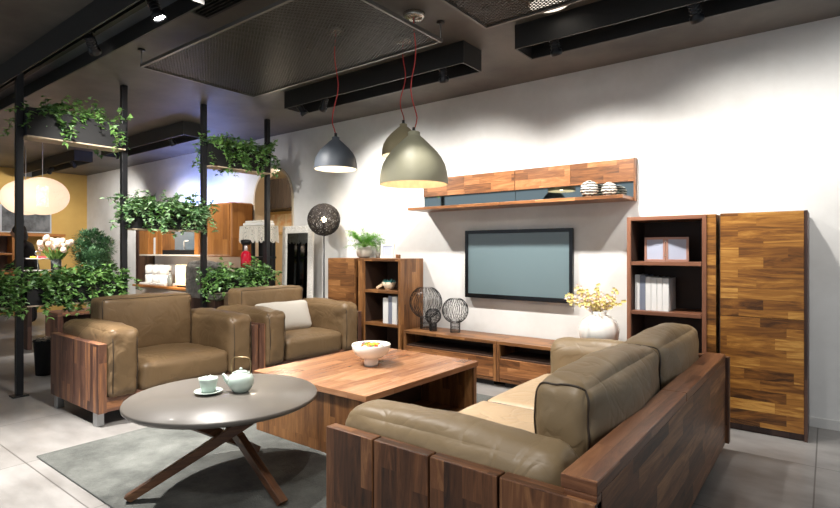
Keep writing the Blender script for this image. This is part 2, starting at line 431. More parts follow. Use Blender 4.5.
# near arm: four wide planks with gaps
for i, (a, b) in enumerate(((-1.63, -1.375), (-1.367, -1.11), (-1.102, -.835), (-.827, -.52))):
    MB().box(a, b, 1.485, 1.54, .07, .583).build('arm_plank', W_SOFA, S, True, .004, 2)
for i, (a, b) in enumerate(((-1.63, -1.375), (-1.367, -1.11), (-1.102, -.835), (-.827, -.50))):
    MB().box(a, b, 3.875, 3.93, .07, .62).build('arm_plank', W_SOFA, S, True, .004, 2)
MB().box(-.545, -.52, 1.541, 3.874, .07, .60).build('back_panel', W_SOFA, S, True, .002, 1)
MB().box(-.63, -.52, 1.50, 2.70, .6, .642).box(-.63, -.52, 2.703, 3.874, .6, .642).box(-.63, -.548, 1.541, 3.874, .12, .599).box(-.62, -.52, 1.50, 1.5405, .07, .6).build('back_ledge', W_LEDGE, S, True, .004, 1)
MB().box(-1.60, -.63, 1.541, 3.874, .1, .24).build('seat_base', W_SOFA, S, True, .004, 1)
for x in (-1.55, -.66):
    for y in (1.62, 3.79):
        MB().box(x-.04, x+.04, y-.04, y+.04, 0, .1).build('foot', STEEL, S, True, .003)
for k, (a, b) in enumerate(((1.79, 2.72), (2.725, 3.63))):
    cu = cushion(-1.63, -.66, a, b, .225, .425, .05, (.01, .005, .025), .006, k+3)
    o = setw(cu.build('seat_cushion', LEA_SEAT_LIT, S, True))
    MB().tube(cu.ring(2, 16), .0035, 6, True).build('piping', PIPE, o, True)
for k, (a, b) in enumerate(((1.83, 2.83), (2.84, 3.82))):
    cu = cushion(-.885, -.665, a, b, .43, .82, .055, (.045, .008, .038), .009, k+11, 26)
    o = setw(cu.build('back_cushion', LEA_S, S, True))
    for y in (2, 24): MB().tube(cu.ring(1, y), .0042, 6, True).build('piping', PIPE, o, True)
for k, (a, b) in enumerate(((1.545, 1.785), (3.635, 3.872))):
    o = setw(cushion(-1.63, -.645, a, b, .24, .655, .085, (.0, .008, .022), .009, k+21, 22).build('arm_cushion', LEA_S, S, True))

# ================================================================ ARMCHAIRS
def armchair(Y, label, by0, by1):
    X0, X1 = -5.18, -4.23; c = (-4.68, Y+.685, 0)
    T = thing('armchair', label, 'armchair', c, 'taupe leather armchairs')
    for a in (Y, Y+1.31):
        for i in range(4):
            xa = X0+i*(X1-X0)/4
            MB().box(xa+.001, xa+(X1-X0)/4-.001, a, a+.06, .1, .612).build('side_plank', W_CHAIR, T, True, .003, 2)
        for x in (X0+.1, X1-.07):
            MB().box(x-.035, x+.035, a+.004, a+.056, 0, .1).build('foot', STEEL, T, True, .003)
    MB().box(X1-.07, X1-.02, Y+.061, Y+1.309, .1, .215).build('front_rail', W_CHAIR, T, True, .003, 1)
    MB().box(X0, X0+.05, Y+.061, Y+1.309, .1, .6).build('back_panel', W_CHAIR, T, True, .003, 1)
    MB().box(X0+.05, X1-.07, Y+.061, Y+1.309, .12, .2).build('seat_base', W_DARK, T, True)
    for k, (a, b) in enumerate(((Y+.062, Y+.295), (Y+1.075, Y+1.308))):
        o = setw(cushion(X0+.06, X1+.025, a, b, .2, .715, .06, (.01, .008, .03), .015, Y*3+k, 22).build('arm_cushion', LEA, T, True))
        for yy in (a+.03, b-.03):
            MB().tube([(X1+.02, yy, .24), (X1+.032, yy, .45), (X1+.022, yy, .64), (X1-.02, yy, .705)], .0035, 6).build('seam', PIPE, o, True)
    cushion(X0+.2, X1+.01, Y+.30, Y+1.07, .2, .425, .055, (.012, 0, .035), .008, Y+5, 20).build('seat_cushion', LEA, T, True)
    cu = cushion(X0+.06, X0+.34, by0, by1, .4, .895, .045, (.035, .006, .012), .009, Y+8, 24)
    o = setw(cu.build('back_cushion', LEA, T, True)); MB().tube(cu.ring(0, 22), .0035, 6, True).build('piping', PIPE, o, True)
    return T
armchair(1.635, 'left taupe leather armchair in plank sides, nearer the round table', 1.90, 2.705)
armchair(3.03, 'taupe leather armchair holding a pale scatter cushion, beside the low wooden cabinet', 3.24, 4.07)
pc = MB(); q = cushion(-.33, .33, -.055, .055, -.16, .16, .05, (.0, .035, .0), .006, 40, 14)
rot = Matrix.Translation((-4.62, 3.60, .60)) @ Matrix.Rotation(-PI/2-.06, 4, 'Z') @ Matrix.Rotation(.32, 4, 'X')
q.v = [rot @ p for p in q.v]
tag(q.build('scatter_cushion', plain('pale grey linen', srgb(196, 190, 180), .9, bump=.3, bscale=300), loc=(-4.62, 3.6, .44)), 'pale grey rectangular scatter cushion leaning in the rear armchair', 'cushion')

# ================================================================ COFFEE TABLE
C = thing('coffee_table', 'low square walnut coffee table with open sides carrying the white bowl', 'coffee table', (-2.72, 2.93, 0))
MB().box(-3.28, -2.165, 2.29, 3.56, .40, .44).build('table_top', W_TABLE, C, True, .003, 1)
MB().box(-3.27, -2.5, 2.31, 2.35, .012, .3995).build('side_panel', W_LCAB, C, True, .003, 2)
MB().box(-3.27, -2.175, 3.51, 3.55, .012, .3995).build('side_panel', W_LCAB, C, True, .003, 2)
MB().box(-3.27, -3.23, 2.351, 3.509, .012, .3995).build('side_panel', W_LCAB, C, True, .003, 2)
MB().box(-2.5, -2.175, 2.31, 2.35, .012, .3995).build('side_panel', W_LCAB, C, True, .003, 2)
MB().box(-3.229, -2.2, 2.351, 3.509, .03, .06).build('bottom_shelf', W_LCAB, C, True, .003, 1)
MB().box(-2.72, -2.69, 2.351, 3.509, .061, .3995).build('divider', W_DARK, C, True, .002)

# bowl
def bowl_prof(sc=1):
    return [(.001, .0), (.052, 0), (.055, .03), (.05, .052), (.075, .06), (.115, .085), (.139, .12), (.146, .158), (.143, .164), (.136, .158), (.128, .125), (.10, .095), (.06, .08), (.001, .078)]
bx, by = -2.72, 2.93
tag(MB().lathe(bowl_prof(), (0, 0, 0), 48).build('serving_bowl', WHITE, loc=None), 'white footed ceramic bowl standing on the coffee table', 'bowl').location = (bx, by, .44)
cols = [('yellow', srgb(232, 190, 50)), ('green', srgb(112, 140, 50)), ('orange', srgb(224, 120, 50)), ('red', srgb(200, 60, 40)), ('purple', srgb(120, 80, 100)), ('cream', srgb(235, 222, 190))]
for i, (nm, cc) in enumerate(cols):
    mt = plain(nm+' dried fruit', cc, .5, bump=.3, bscale=90)
    for k in range(4):
        a = (i*4+k)*2.4; rr = .022+.062*math.sqrt((i*4+k)/24)
        o = MB().ball((0, 0, 0), .021, 10, 7, 0, (1.25, 1, .7)).build('dried_fruit', mt)
        o.location = (bx+rr*math.cos(a), by+rr*math.sin(a), .44+.150+.008*R.random()-.1*rr); o.rotation_euler = (R.random(), R.random(), R.random()*6)
        tag(o, nm+' dried fruit piece lying in the white bowl', 'dried fruit', nm+' pieces in the white bowl')

# ================================================================ ROUND TABLE
tx, ty, tz = -2.65, 1.665, .505
T = thing('round_table', 'round grey topped table with three crossed walnut legs in the foreground', 'table', (tx, ty, 0))
MB().lathe([(.001, .468), (.43, .468), (.490, .475), (.503, .485), (.505, .498), (.501, .505), (.001, .505)], (tx, ty, 0), 96).build('table_top', plain('taupe grey lacquer', srgb(98, 93, 87), .4, coat=.12), T, True)
feet = [(-2.84, 1.263), (-2.206, 1.696), (-2.89, 2.03)]
for fx_, fy_ in feet:
    d = Vector((fx_-tx, fy_-ty, 0)); ang = math.atan2(d.y, d.x); d = Vector((math.cos(ang), math.sin(ang), 0)); s_ = Vector((-d.y, d.x, 0))
    a = Vector((tx, ty, .014))+d*.47+s_*.0; b = Vector((tx, ty, .47))-d*.30+s_*.10
    m = MB(); m.obox(a, b, .044, .062, (0, 0, 1))
    for i in range(4): m.v[i].z = .013 if m.v[i].z < .02 else m.v[i].z
    m.build('leg', W_SOFA, T, True, .003, 0)
MB().lathe([(.001, .445), (.33, .445), (.34, .45), (.34, .468), (.001, .468)], (tx, ty, 0), 32).build('mounting_plate', BLACKM, T, True)

# saucer, cup, teapot
sx, sy = -2.735, 1.62
tag(MB().lathe([(.001, 0), (.04, 0), (.045, .006), (.07, .012), (.077, .017), (.074, .019), (.045, .012), (.001, .010)], n=40).build('saucer', CELADON), 'pale green saucer on the round table under the cup', 'saucer').location = (sx, sy, tz+.001)
tag(MB().lathe([(.001, 0), (.034, 0), (.036, .006), (.04, .02), (.047, .05), (.052, .075), (.050, .077), (.044, .05), (.036, .02), (.001, .012)], n=40).build('tea_cup', CELADON), 'pale green handleless tea cup standing on its saucer', 'cup').location = (sx, sy, tz+.012)
TP = thing('teapot', 'pale green round teapot with tall wire handle on the round table', 'teapot', (-2.635, 1.76, tz+.001), rz=math.radians(37.6))
MB().lathe([(.001, 0), (.04, 0), (.045, .005), (.062, .025), (.071, .052), (.07, .075), (.058, .096), (.048, .102), (.048, .108), (.042, .109), (.001, .107)], n=40).build('body', CELADON, TP)
MB().lathe([(.001, .109), (.040, .110), (.030, .116), (.010, .119), (.007, .123), (.009, .128), (.006, .133), (.001, .134)], n=28).build('lid', CELADON, TP)
MB().tube([(-.055, 0, .045), (-.080, 0, .065), (-.098, 0, .090), (-.105, 0, .098)], [.022, .016, .0105, .009], 12).build('spout', CELADON, TP)
MB().tube([(.052, 0, .10), (.056, 0, .15), (.05, 0, .182), (.035, 0, .192), (0, 0, .195), (-.035, 0, .192), (-.05, 0, .182), (-.056, 0, .15), (-.052, 0, .10)], .0028, 8).build('handle', plain('dull brass wire', srgb(150, 130, 96), .3, metal=.8), TP)

# ================================================================ RIGHT CABINETS
yF, yW = 4.45, 4.865
def open_case(name, label, x0, x1, z1, shelves, mE, mI):
    T = thing(name, label, 'shelf cabinet', ((x0+x1)/2, (yF+yW)/2, 0))
    MB().box(x0, x0+.03, yF, yW, 0, z1).build('side_panel', mE, T, True, .002, 2)
    MB().box(x1-.03, x1, yF, yW, 0, z1).build('side_panel', mE, T, True, .002, 2)
    MB().box(x0+.03, x1-.03, yF, yW, z1-.03, z1).build('top_panel', mE, T, True, .002, 0)
    MB().box(x0+.03, x1-.03, yF+.02, yW, .05, .08).build('bottom_panel', mE, T, True, .002, 0)
    MB().box(x0+.03, x1-.03, yW-.015, yW, .08, z1-.03).build('back_panel', mI, T, True, 0, 2)
    MB().box(x0+.0305, x0+.034, yF+.02, yW-.016, .08, z1-.031).box(x1-.034, x1-.0305, yF+.02, yW-.016, .08, z1-.031).build('lining', mI, T, True, 0, 2)
    for z in shelves: MB().box(x0+.034, x1-.034, yF+.003, yW-.016, z-.03, z).build('shelf', mE, T, True, .002, 0)
    return T
T = open_case('bookcase', 'tall open walnut bookcase beside the golden door cabinet', -1.30, -.722, 1.575, (1.215, .82, .45), W_EDGE, W_DARK)
MB().box(-.7215, -.66, yF+.01, yW, 0, 1.575).build('filler_panel', W_DOOR, T, True, .002, 0)
T = thing('tall_cabinet', 'tall cabinet with golden staved doors near the right end of the wall', 'cabinet', (-.375, 4.65, 0))
MB().box(-.634, -.11, yF+.022, yW, .0, 1.578).build('body', W_PLANT, T, True, .002, 2)
MB().box(-.634, -.632, yF, yF+.02, .03, 1.57).box(-.128, -.11, yF, yF+.0215, .0, 1.578).build('edge_strip', W_PLANT, T, True, 0, 2)
MB().box(-.63, -.13, yF, yF+.021, .828, 1.575).build('door', W_DOOR, T, True, .0015, 0)
MB().box(-.63, -.13, yF, yF+.021, .05, .824).build('door', W_DOOR, T, True, .0015, 0)

# ================================================================ LEFT LOW CABINETS
z1 = 1.215
T = open_case('bookcase', 'low open wooden bookcase to the left of the television bench', -4.27, -3.70, z1, (.857, .485), W_LCAB, W_DARK)
for o in [x for x in bpy.data.objects if x.parent == T and x.name.startswith('shelf')]: pass
MB().box(-4.345, -4.2705, yF+.01, yW, 0, z1).build('filler_panel', W_LCAB, T, True, .002, 2)
T = thing('door_cabinet', 'low wooden door cabinet partly behind the armchair with the cushion', 'cabinet', (-4.62, 4.65, 0))
MB().box(-4.85, -4.395, yF+.022, yW, 0, z1).build('body', W_LCAB, T, True, .002, 2)
MB().box(-4.848, -4.397, yF, yF+.021, .66, z1-.002).build('door', W_LCAB, T, True, .0015, 0)
MB().box(-4.848, -4.397, yF, yF+.021, .05, .656).build('door', W_LCAB, T, True, .0015, 0)

# ================================================================ TV BENCH
for x0, x1, lab in ((-3.655, -2.512, 'left walnut television bench unit holding the wire globe vases'), (-2.508, -1.345, 'right walnut television bench unit holding the white flower vase')):
    T = thing('television_bench', lab, 'tv bench', ((x0+x1)/2, 4.65, 0), 'low television bench units along the wall')
    MB().box(x0, x1, yF, yW, .41, .44).build('top_panel', W_LCAB, T, True, .002, 0)
    for a in (x0, x1-.03): MB().box(a, a+.03, yF, yW, .055, .4095).build('side_panel', W_LCAB, T, True, .002, 2)
    MB().box(x0+.03, x1-.03, yW-.015, yW, .085, .4095).build('back_panel', W_DARK, T, True)
    MB().box(x0+.03, x1-.03, yF+.01, yW, .055, .085).build('bottom_panel', W_LCAB, T, True, .002, 0)
    MB().box(x0+.03, x1-.03, yF+.02, yW-.016, .278, .292).build('shelf', W_DARK, T, True, .001)
    MB().box(x0+.033, x1-.033, yF, yF+.019, .09, .276).build('drawer', W_SHELF, T, True, .002, 0)
    MB().box(x0+.06, x1-.06, yF+.06, yW-.03, 0, .0545).build('plinth', BLACKM, T, True)

# ================================================================ WALL SHELF
T = thing('wall_shelf', 'long wooden wall shelf with mirror strip mounted above the television', 'wall shelf', (-2.51, 4.85, 1.74))
for a, b in ((-3.68, -3.13), (-3.128, -2.522), (-2.516, -1.935), (-1.933, -1.355)):
    MB().box(a, b, 4.845, 4.885, 1.918, 2.12).build('back_board', W_SHELF, T, True, .0015, 0)
for a, b in ((-3.68, -2.522), (-2.516, -1.355)):
    MB().box(a, b, 4.862, 4.885, 1.775, 1.917).build('mirror', plain('dark mirror', srgb(160, 172, 172), .03, metal=1), T, True)
MB().box(-1.354, -1.338, 4.83, 4.885, 1.742, 2.122).build('end_panel', W_SHELF, T, True, .001, 2)
for a, b in ((-3.66, -2.521), (-2.517, -1.355)): MB().box(a, b, 4.53, 4.885, 1.744, 1.774).build('shelf_board', W_SHELF, T, True, .002, 0)
st = stripe_mat('black and white weave', srgb(40, 34, 28), srgb(225, 220, 208), 13)
for x, y, r, lab in ((-1.70, 4.70, .078, 'larger black and white striped ball on the wall shelf'), (-1.53, 4.72, .066, 'smaller black and white striped ball at the right of the wall shelf')):
    m = MB(); nn = 28; mm = 20; vs = []; fs = []
    for i in range(mm+1):
        th = PI*i/mm
        for j in range(nn):
            ph = 2*PI*j/nn; rr = r*(1+.04*math.sin(9*th+2*math.sin(4*ph)))
            vs.append((max(rr*math.sin(th), 1e-4)*math.cos(ph), max(rr*math.sin(th), 1e-4)*math.sin(ph), -rr*math.cos(th)+r*.99))
    for i in range(mm):
        for j in range(nn): fs.append((i*nn+j, i*nn+(j+1) % nn, (i+1)*nn+(j+1) % nn, (i+1)*nn+j))
    m.add(vs, fs, 0, True)
    tag(m.build('decorative_ball', st), lab, 'ball', 'striped balls on the wall shelf').location = (x, y, 1.7745)

# ================================================================ TELEVISION
T = thing('television', 'black framed flat television mounted on the white wall', 'television', (-2.475, 4.85, .81))
tvm = MB(); x0, x1, z0_, z1_ = -3.105, -1.905, .803, 1.518
tvm.box(x0, x1, 4.85, 4.806, z0_, z1_)
bz = MB(); bz.box(x0, x0+.035, 4.825, 4.85, z0_, z1_); bz.box(x1-.035, x1, 4.825, 4.85, z0_, z1_); bz.box(x0+.035, x1-.035, 4.825, 4.85, z1_-.035, z1_); bz.box(x0+.035, x1-.035, 4.825, 4.85, z0_, z0_+.045)
bz.build('bezel', plain('gloss black plastic', srgb(14, 15, 17), .15), T, True, .003)
MB().box(x0+.005, x1-.005, 4.8505, 4.875, z0_+.005, z1_-.005).build('housing', BLACKM, T, True, .004)
MB().box(x0+.034, x1-.034, 4.838, 4.85, z0_+.044, z1_-.034).build('screen', plain('reflection grey screen', srgb(100, 118, 122), .22, spec=.8, coat=.5), T, True)  # grey base colour stands in for the bright room's reflection
MB().box(-2.75, -2.2, 4.876, 4.8899, 1.0, 1.35).build('wall_bracket', BLACKM, T, True)

# ================================================================ WIRE GLOBE VASES
def wire_vase(x, y, r, rb, hb, lab, seed):
    rn = random.Random(seed); T = thing('wire_vase', lab, 'vase', (x, y, .4405), 'black wire globe vases')
    k = 34; g = MB(); pr = math.sqrt(max(r*r-rb*rb, 0)); cz = hb+pr
    for i in range(k):
        a = 2*PI*i/k+rn.uniform(-.05, .05); pts = []
        th0 = PI-math.asin(rb/r); th1 = math.radians(28)
        for j in range(15):
            th = th0+(th1-th0)*j/14; aa = a+.10*math.sin(j*.6+rn.random()*.5)
            pts.append((r*math.sin(th)*math.cos(aa), r*math.sin(th)*math.sin(aa), cz+r*math.cos(th)))
        g.tube(pts, .0025, 4)
    g.tube([(r*math.sin(th1)*math.cos(2*PI*j/24), r*math.sin(th1)*math.sin(2*PI*j/24), cz+r*math.cos(th1)) for j in range(24)], .002, 4, True)
    g.build('wire_globe', BLACK, T)
    b = MB()
    for i in range(22):
        a = 2*PI*i/22; b.tube([(rb*math.cos(a), rb*math.sin(a), 0), (rb*math.cos(a), rb*math.sin(a), hb)], .0025, 4)
    for z in (.003, hb*.5, hb): b.tube([(rb*math.cos(2*PI*j/24), rb*math.sin(2*PI*j/24), z) for j in range(24)], .0032, 5, True)
    b.build('wire_base', BLACK, T)
wire_vase(-3.53, 4.69, .180, .062, .125, 'largest black wire globe vase standing beside the low cabinet', 1)
wire_vase(-3.365, 4.60, .085, .038, .085, 'smallest black wire globe vase, in front between the other two', 2)
wire_vase(-3.12, 4.66, .138, .050, .105, 'medium black wire globe vase, nearest the television', 3)

# ================================================================ plants
def leaf(mb, p, d, up, L, W, mi=0, lobes=True):
    d = d.normalized(); s_ = d.cross(up)
    s_ = s_.normalized() if s_.length > 1e-4 else d.orthogonal().normalized()
    n = s_.cross(d)
    if lobes:
        vs = [p, p+s_*W*.5+d*L*.18-n*W*.10, p+s_*W*.22+d*L*.5, p+d*L-n*L*.12, p-s_*W*.22+d*L*.5, p-s_*W*.5+d*L*.18-n*W*.10, p+d*L*.42+n*W*.08]
        mb.add(vs, [(0, 1, 6), (1, 2, 6), (2, 3, 6), (3, 4, 6), (4, 5, 6), (5, 0, 6)], mi)
    else:
        vs = [p, p+s_*W*.5+d*L*.45, p+d*L-n*L*.1, p-s_*W*.5+d*L*.45]
        mb.add(vs, [(0, 1, 2), (0, 2, 3)], mi)
IVY = [leafmat('ivy leaves', srgb(52, 92, 40), srgb(124, 168, 88)), leafmat('lit pale ivy leaves', srgb(92, 142, 88), srgb(174, 206, 158)), plain('ivy stem', srgb(90, 84, 50), .7)]  # pale leaves carry the spotlight on the middle planter as colour
def ivy(x0, x1, y0, y1, z, n, up, droop, seed, pale=.2, endy=0):
    rn = random.Random(seed); mb = MB()
    for k in range(n):
        p = Vector((rn.uniform(x0, x1), rn.uniform(y0-endy, y1+endy), z-.01))
        side = rn.choice((-1, 1)) if rn.random() > .3 else 1
        d = Vector((side*rn.uniform(.1, .9), rn.uniform(-.6, .6), rn.uniform(.5, 1.2))).normalized()
        hang = rn.random() < .5
        Ls = rn.uniform(.5, 1)*(droop if hang else up); st = max(4, int(Ls/.032)); pts = [p.copy()]
        for i in range(st):
            f = i/st
            d = (d+Vector((rn.uniform(-.3, .3), rn.uniform(-.3, .3), (-.42 if hang else -.14)+rn.uniform(-.12, .12)))).normalized()
            p = p+d*.036; pts.append(p.copy())
            for q in range(3):
                ld = Vector((rn.uniform(-1, 1), rn.uniform(-1, 1), rn.uniform(-.7, .5)))+d*.2+Vector((side*.3, 0, 0))
                L = rn.uniform(.036, .066)
                leaf(mb, p+Vector((rn.uniform(-.02, .02), rn.uniform(-.02, .02), rn.uniform(-.02, .02))), ld, Vector((rn.uniform(-.4, .4), rn.uniform(-.4, .4), 1)), L, L*.95, 1 if rn.random() < pale else 0)
        mb.tube(pts, .0018, 3, mi=2, caps=False)
    return mb
POLX = -5.74; PY = (1.57, 2.46, 3.34, 4.22)
FRAME = 'room divider of black posts'
for i, y in enumerate(PY):
    lab = ('black steel divider post at the far left, nearest the camera', 'black steel divider post behind the nearer armchair', 'black steel divider post between the two hanging ivy planters', 'black steel divider post in front of the arch')[i]
    T = thing('divider_post', lab, 'post', (POLX, y, 0), FRAME)
    MB().box(POLX-.027, POLX+.027, y-.027, y+.027, .012, 3.0).build('post', BLACK, T, True, .002)
    MB().box(POLX-.06, POLX+.06, y-.06, y+.06, 0, .012).build('base_plate', BLACK, T, True, .002)
UND = plain('pale underside board', srgb(196, 176, 150), .6)
def planter(y0, y1, z0, z1, lab, n, up, droop, seed, pale, endy=0, xw=.11):
    T = thing('planter', lab, 'planter', (POLX, (y0+y1)/2, z0), 'ivy planters of the room divider')
    m = MB(); t_ = .012
    m.box(POLX-xw, POLX-xw+t_, y0, y1, z0+.012, z1); m.box(POLX+xw-t_, POLX+xw, y0, y1, z0+.012, z1)
    m.box(POLX-xw+t_, POLX+xw-t_, y0, y0+t_, z0+.012, z1); m.box(POLX-xw+t_, POLX+xw-t_, y1-t_, y1, z0+.012, z1)
    m.build('trough', BLACKM, T, True)
    MB().box(POLX-xw, POLX+xw, y0, y1, z0, z0+.0118).build('underside', UND, T, True)
    MB().box(POLX-xw+t_, POLX+xw-t_, y0+t_, y1-t_, z1-.05, z1-.02).build('soil', plain('soil', srgb(40, 30, 22), .9), T, True)
    ivy(POLX-xw+.02, POLX+xw-.02, y0+.03, y1-.03, z1-.02, n, up, droop, seed, pale, endy).build('ivy', IVY, T, True)
e = .029
planter(PY[0]+e, PY[1]-e, 2.32, 2.58, 'high black ivy planter near the top left of the divider', 60, .26, .36, 1, .1)
planter(PY[2]+e, PY[3]-e, 2.28, 2.54, 'high black ivy planter between the two right hand posts', 150, .24, .38, 2, .12, .03)
planter(PY[1]+e, PY[2]-e, 1.52, 1.74, 'middle height planter of ivy with spotlight painted into its pale leaves between the centre posts', 240, .27, .32, 3, .75, .06)  # mostly pale leaves: spotlight painted into this planter's ivy
planter(PY[0]+e, PY[1]-e, .80, 1.0, 'low ivy planter behind the nearer armchair', 170, .26, .36, 4, .1, .04)
planter(PY[0]-.9, PY[0]-e, .80, 1.0, 'low ivy planter left of the nearest divider post', 120, .24, .36, 5, .1)
planter(PY[2]+e, PY[3]-e, .80, 1.0, 'low ivy planter behind the rear armchair', 170, .25, .3, 6, .15, .05)

# fern on left cabinet
T = thing('potted_fern', 'feathery green fern in a white pot on top of the low cabinet', 'plant', (-4.44, 4.66, z1))
MB().lathe([(.001, .001), (.06, .001), (.086, .03), (.094, .08), (.078, .13), (.07, .128), (.001, .12)], (-4.44, 4.66, z1), 28).build('pot', plain('crackled white pot', srgb(214, 206, 192), .5, bump=.4, bscale=50, var=.15), T, True)
m = MB(); rn = random.Random(9)
for k in range(70):
    a = rn.random()*2*PI; p = Vector((-4.44, 4.66, z1+.12)); d = Vector((math.cos(a)*.8, math.sin(a)*.8, rn.uniform(.5, 2.2))).normalized()
    pts = [p.copy()]; st = rn.randint(6, 9)
    for i in range(st):
        d = (d+Vector((0, 0, -.14))).normalized(); p = p+d*.034; p.y = min(p.y, 4.81); pts.append(p.copy())
        if i > 1:
            for q in range(9):
                leaf(m, p+Vector((rn.uniform(-.012, .012), rn.uniform(-.012, .012), rn.uniform(-.012, .012))), Vector((rn.uniform(-1, 1), rn.uniform(-1, 1), rn.uniform(-.4, .8)))+d*.5, Vector((0, 0, 1)), .034, .006, 0, False)
    m.tube(pts, .0013, 3, caps=False)
m.build('fronds', leafmat('fern green', srgb(60, 120, 30), srgb(128, 190, 66)), T, True)
o = MB().lathe([(.001, .001), (.03, .001), (.045, .04), (.04, .09), (.03, .13), (.034, .15), (.028, .148), (.025, .13), (.001, .12)], n=24).build('stone_vase', plain('mottled grey stoneware', srgb(176, 172, 164), .5, var=.4, vscale=30))
o.location = (-4.235, 4.70, z1+.0005); tag(o, 'mottled grey vase between the fern and the photo frame', 'vase')
def photo_frame(x, y, z, w_, h_, lab, mt, rz=0, mb_=.02):
    T = thing('photo_frame', lab, 'photo frame', (x, y, z), rz=rz); b = mb_; tl = .12
    m = MB(); m.box(-w_/2, -w_/2+b, -.012, .012, 0, h_); m.box(w_/2-b, w_/2, -.012, .012, 0, h_); m.box(-w_/2+b, w_/2-b, -.012, .012, 0, b); m.box(-w_/2+b, w_/2-b, -.012, .012, h_-b, h_)
    rm = Matrix.Rotation(-tl, 4, 'X'); m.v = [rm @ p for p in m.v]; m.build('frame', mt, T, bevel=.001)
    m = MB().box(-w_/2+b, w_/2-b, -.004, .006, b, h_-b); m.v = [rm @ p for p in m.v]; m.build('photo', PHOTO, T)
    m = MB().obox((0, .03, h_*.75), (0, .09, .004), .04, .004, (0, 1, 0)); m.build('stand', mt, T)
    return T
PHOTO = plain('blue grey print', srgb(176, 182, 200), .25)
photo_frame(-4.04, 4.62, z1+.002, .19, .165, 'white photo frame with blue grey print on top of the low cabinet', WHITE)
o = MB().box(-.02, .02, -.02, .02, 0, .045).build('wooden_block', W_LCAB, bevel=.003, grain=2); o.location = (-3.87, 4.62, z1+.0005); tag(o, 'small wooden block right of the white photo frame', 'block')

# inside left bookcase
T = thing('succulent_bowl', 'turquoise succulent in a slanted cream bowl on the low bookcase shelf', 'plant', (-3.99, 4.60, .8575))
MB().lathe([(.001, .0), (.045, .0), (.06, .03), (.082, .085), (.077, .087), (.05, .04), (.001, .06)], (-3.99, 4.60, .8575), 28).build('bowl', plain('cream clay', srgb(226, 208, 182), .6), T, True)
MB().obox((-4.06, 4.57, .915), (-4.12, 4.53, .873), .03, .03).build('side_foot', plain('cream clay foot', srgb(216, 190, 158), .6), T, True, .006)
m = MB(); rn = random.Random(4)
for k in range(90):
    a = rn.random()*2*PI; r_ = rn.random()*.055
    leaf(m, Vector((-3.98+r_*math.cos(a), 4.6+r_*math.sin(a), .912)), Vector((math.cos(a)*.8, math.sin(a)*.8, rn.uniform(.6, 2))), Vector((0, 0, 1)), rn.uniform(.05, .085), .014, 0, False)
m.build('succulent_leaves', leafmat('turquoise leaf', srgb(36, 118, 122), srgb(110, 188, 190)), T, True)
BW = plain('white book cover', srgb(226, 226, 224), .5); BG = plain('slate book cover', srgb(120, 126, 142), .5); PAGE = plain('paper pages', srgb(232, 228, 216), .8)
def book(x, y, z, w_, d_, h_, mt, lab, grp=None, name='book', lean=0):
    T = thing(name, lab, 'book', (x, y, z+.001), grp); T.rotation_euler.y = lean
    m = MB(); m.box(0, .003, 0, d_, 0, h_); m.box(w_-.003, w_, 0, d_, 0, h_); m.box(.003, w_-.003, 0, .003, 0, h_); m.build('cover', mt, T)
    MB().box(.0031, w_-.0031, .0031, d_-.005, .003, h_-.004).build('pages', PAGE, T); return T
book(-3.985, 4.49, .485, .075, .24, .285, BW, 'thick white book at the left of three in the low bookcase')
book(-3.905, 4.49, .485, .05, .24, .31, BG, 'slate grey book between two white ones in the low bookcase')
book(-3.85, 4.49, .485, .07, .24, .305, BW, 'white book at the right of three in the low bookcase')

# inside right bookcase
FRM = plain('rose copper frame', srgb(186, 142, 124), .35, metal=.4)
T = thing('folding_photo_frame', 'hinged double copper photo frame on the tall bookcase shelf', 'photo frame', (-1.03, 4.56, 1.2155))
for s_, rz in ((-1, -.12), (1, .22)):
    rm = Matrix.Rotation(rz, 4, 'Z'); b = .018; w_ = .165; h_ = .195
    xa, xb = (0, w_) if s_ > 0 else (-w_, 0)
    m = MB(); m.box(xa, xa+b, -.009, .009, 0, h_); m.box(xb-b, xb, -.009, .009, 0, h_); m.box(xa+b, xb-b, -.009, .009, 0, b); m.box(xa+b, xb-b, -.009, .009, h_-b, h_)
    m.v = [rm @ p for p in m.v]; m.build('frame', FRM, T, bevel=.001)
    m = MB().box(xa+b, xb-b, -.004, .006, b, h_-b); m.v = [rm @ p for p in m.v]; m.build('photo', PHOTO, T)
m = MB()
for z in (.04, .15): m.tube([(0, -.012, z), (0, -.012, z+.02)], .004, 8)
m.build('hinge', CHROME, T)
xx = -1.255
for i, (w_, h_, mt) in enumerate(((.036, .285, BW), (.04, .28, BG), (.04, .27, BW), (.042, .265, BW), (.036, .265, BW), (.046, .262, BW))):
    lab = ('tall white book at the left end of the tall bookcase row', 'slate grey book in the row on the tall bookcase')[i] if i < 2 else 'white book standing in the row on the tall bookcase, right of the grey one'
    book(xx, 4.52, .82, w_, .25, h_, mt, lab, 'books on the tall bookcase shelf' if i > 1 else None); xx += w_+.003

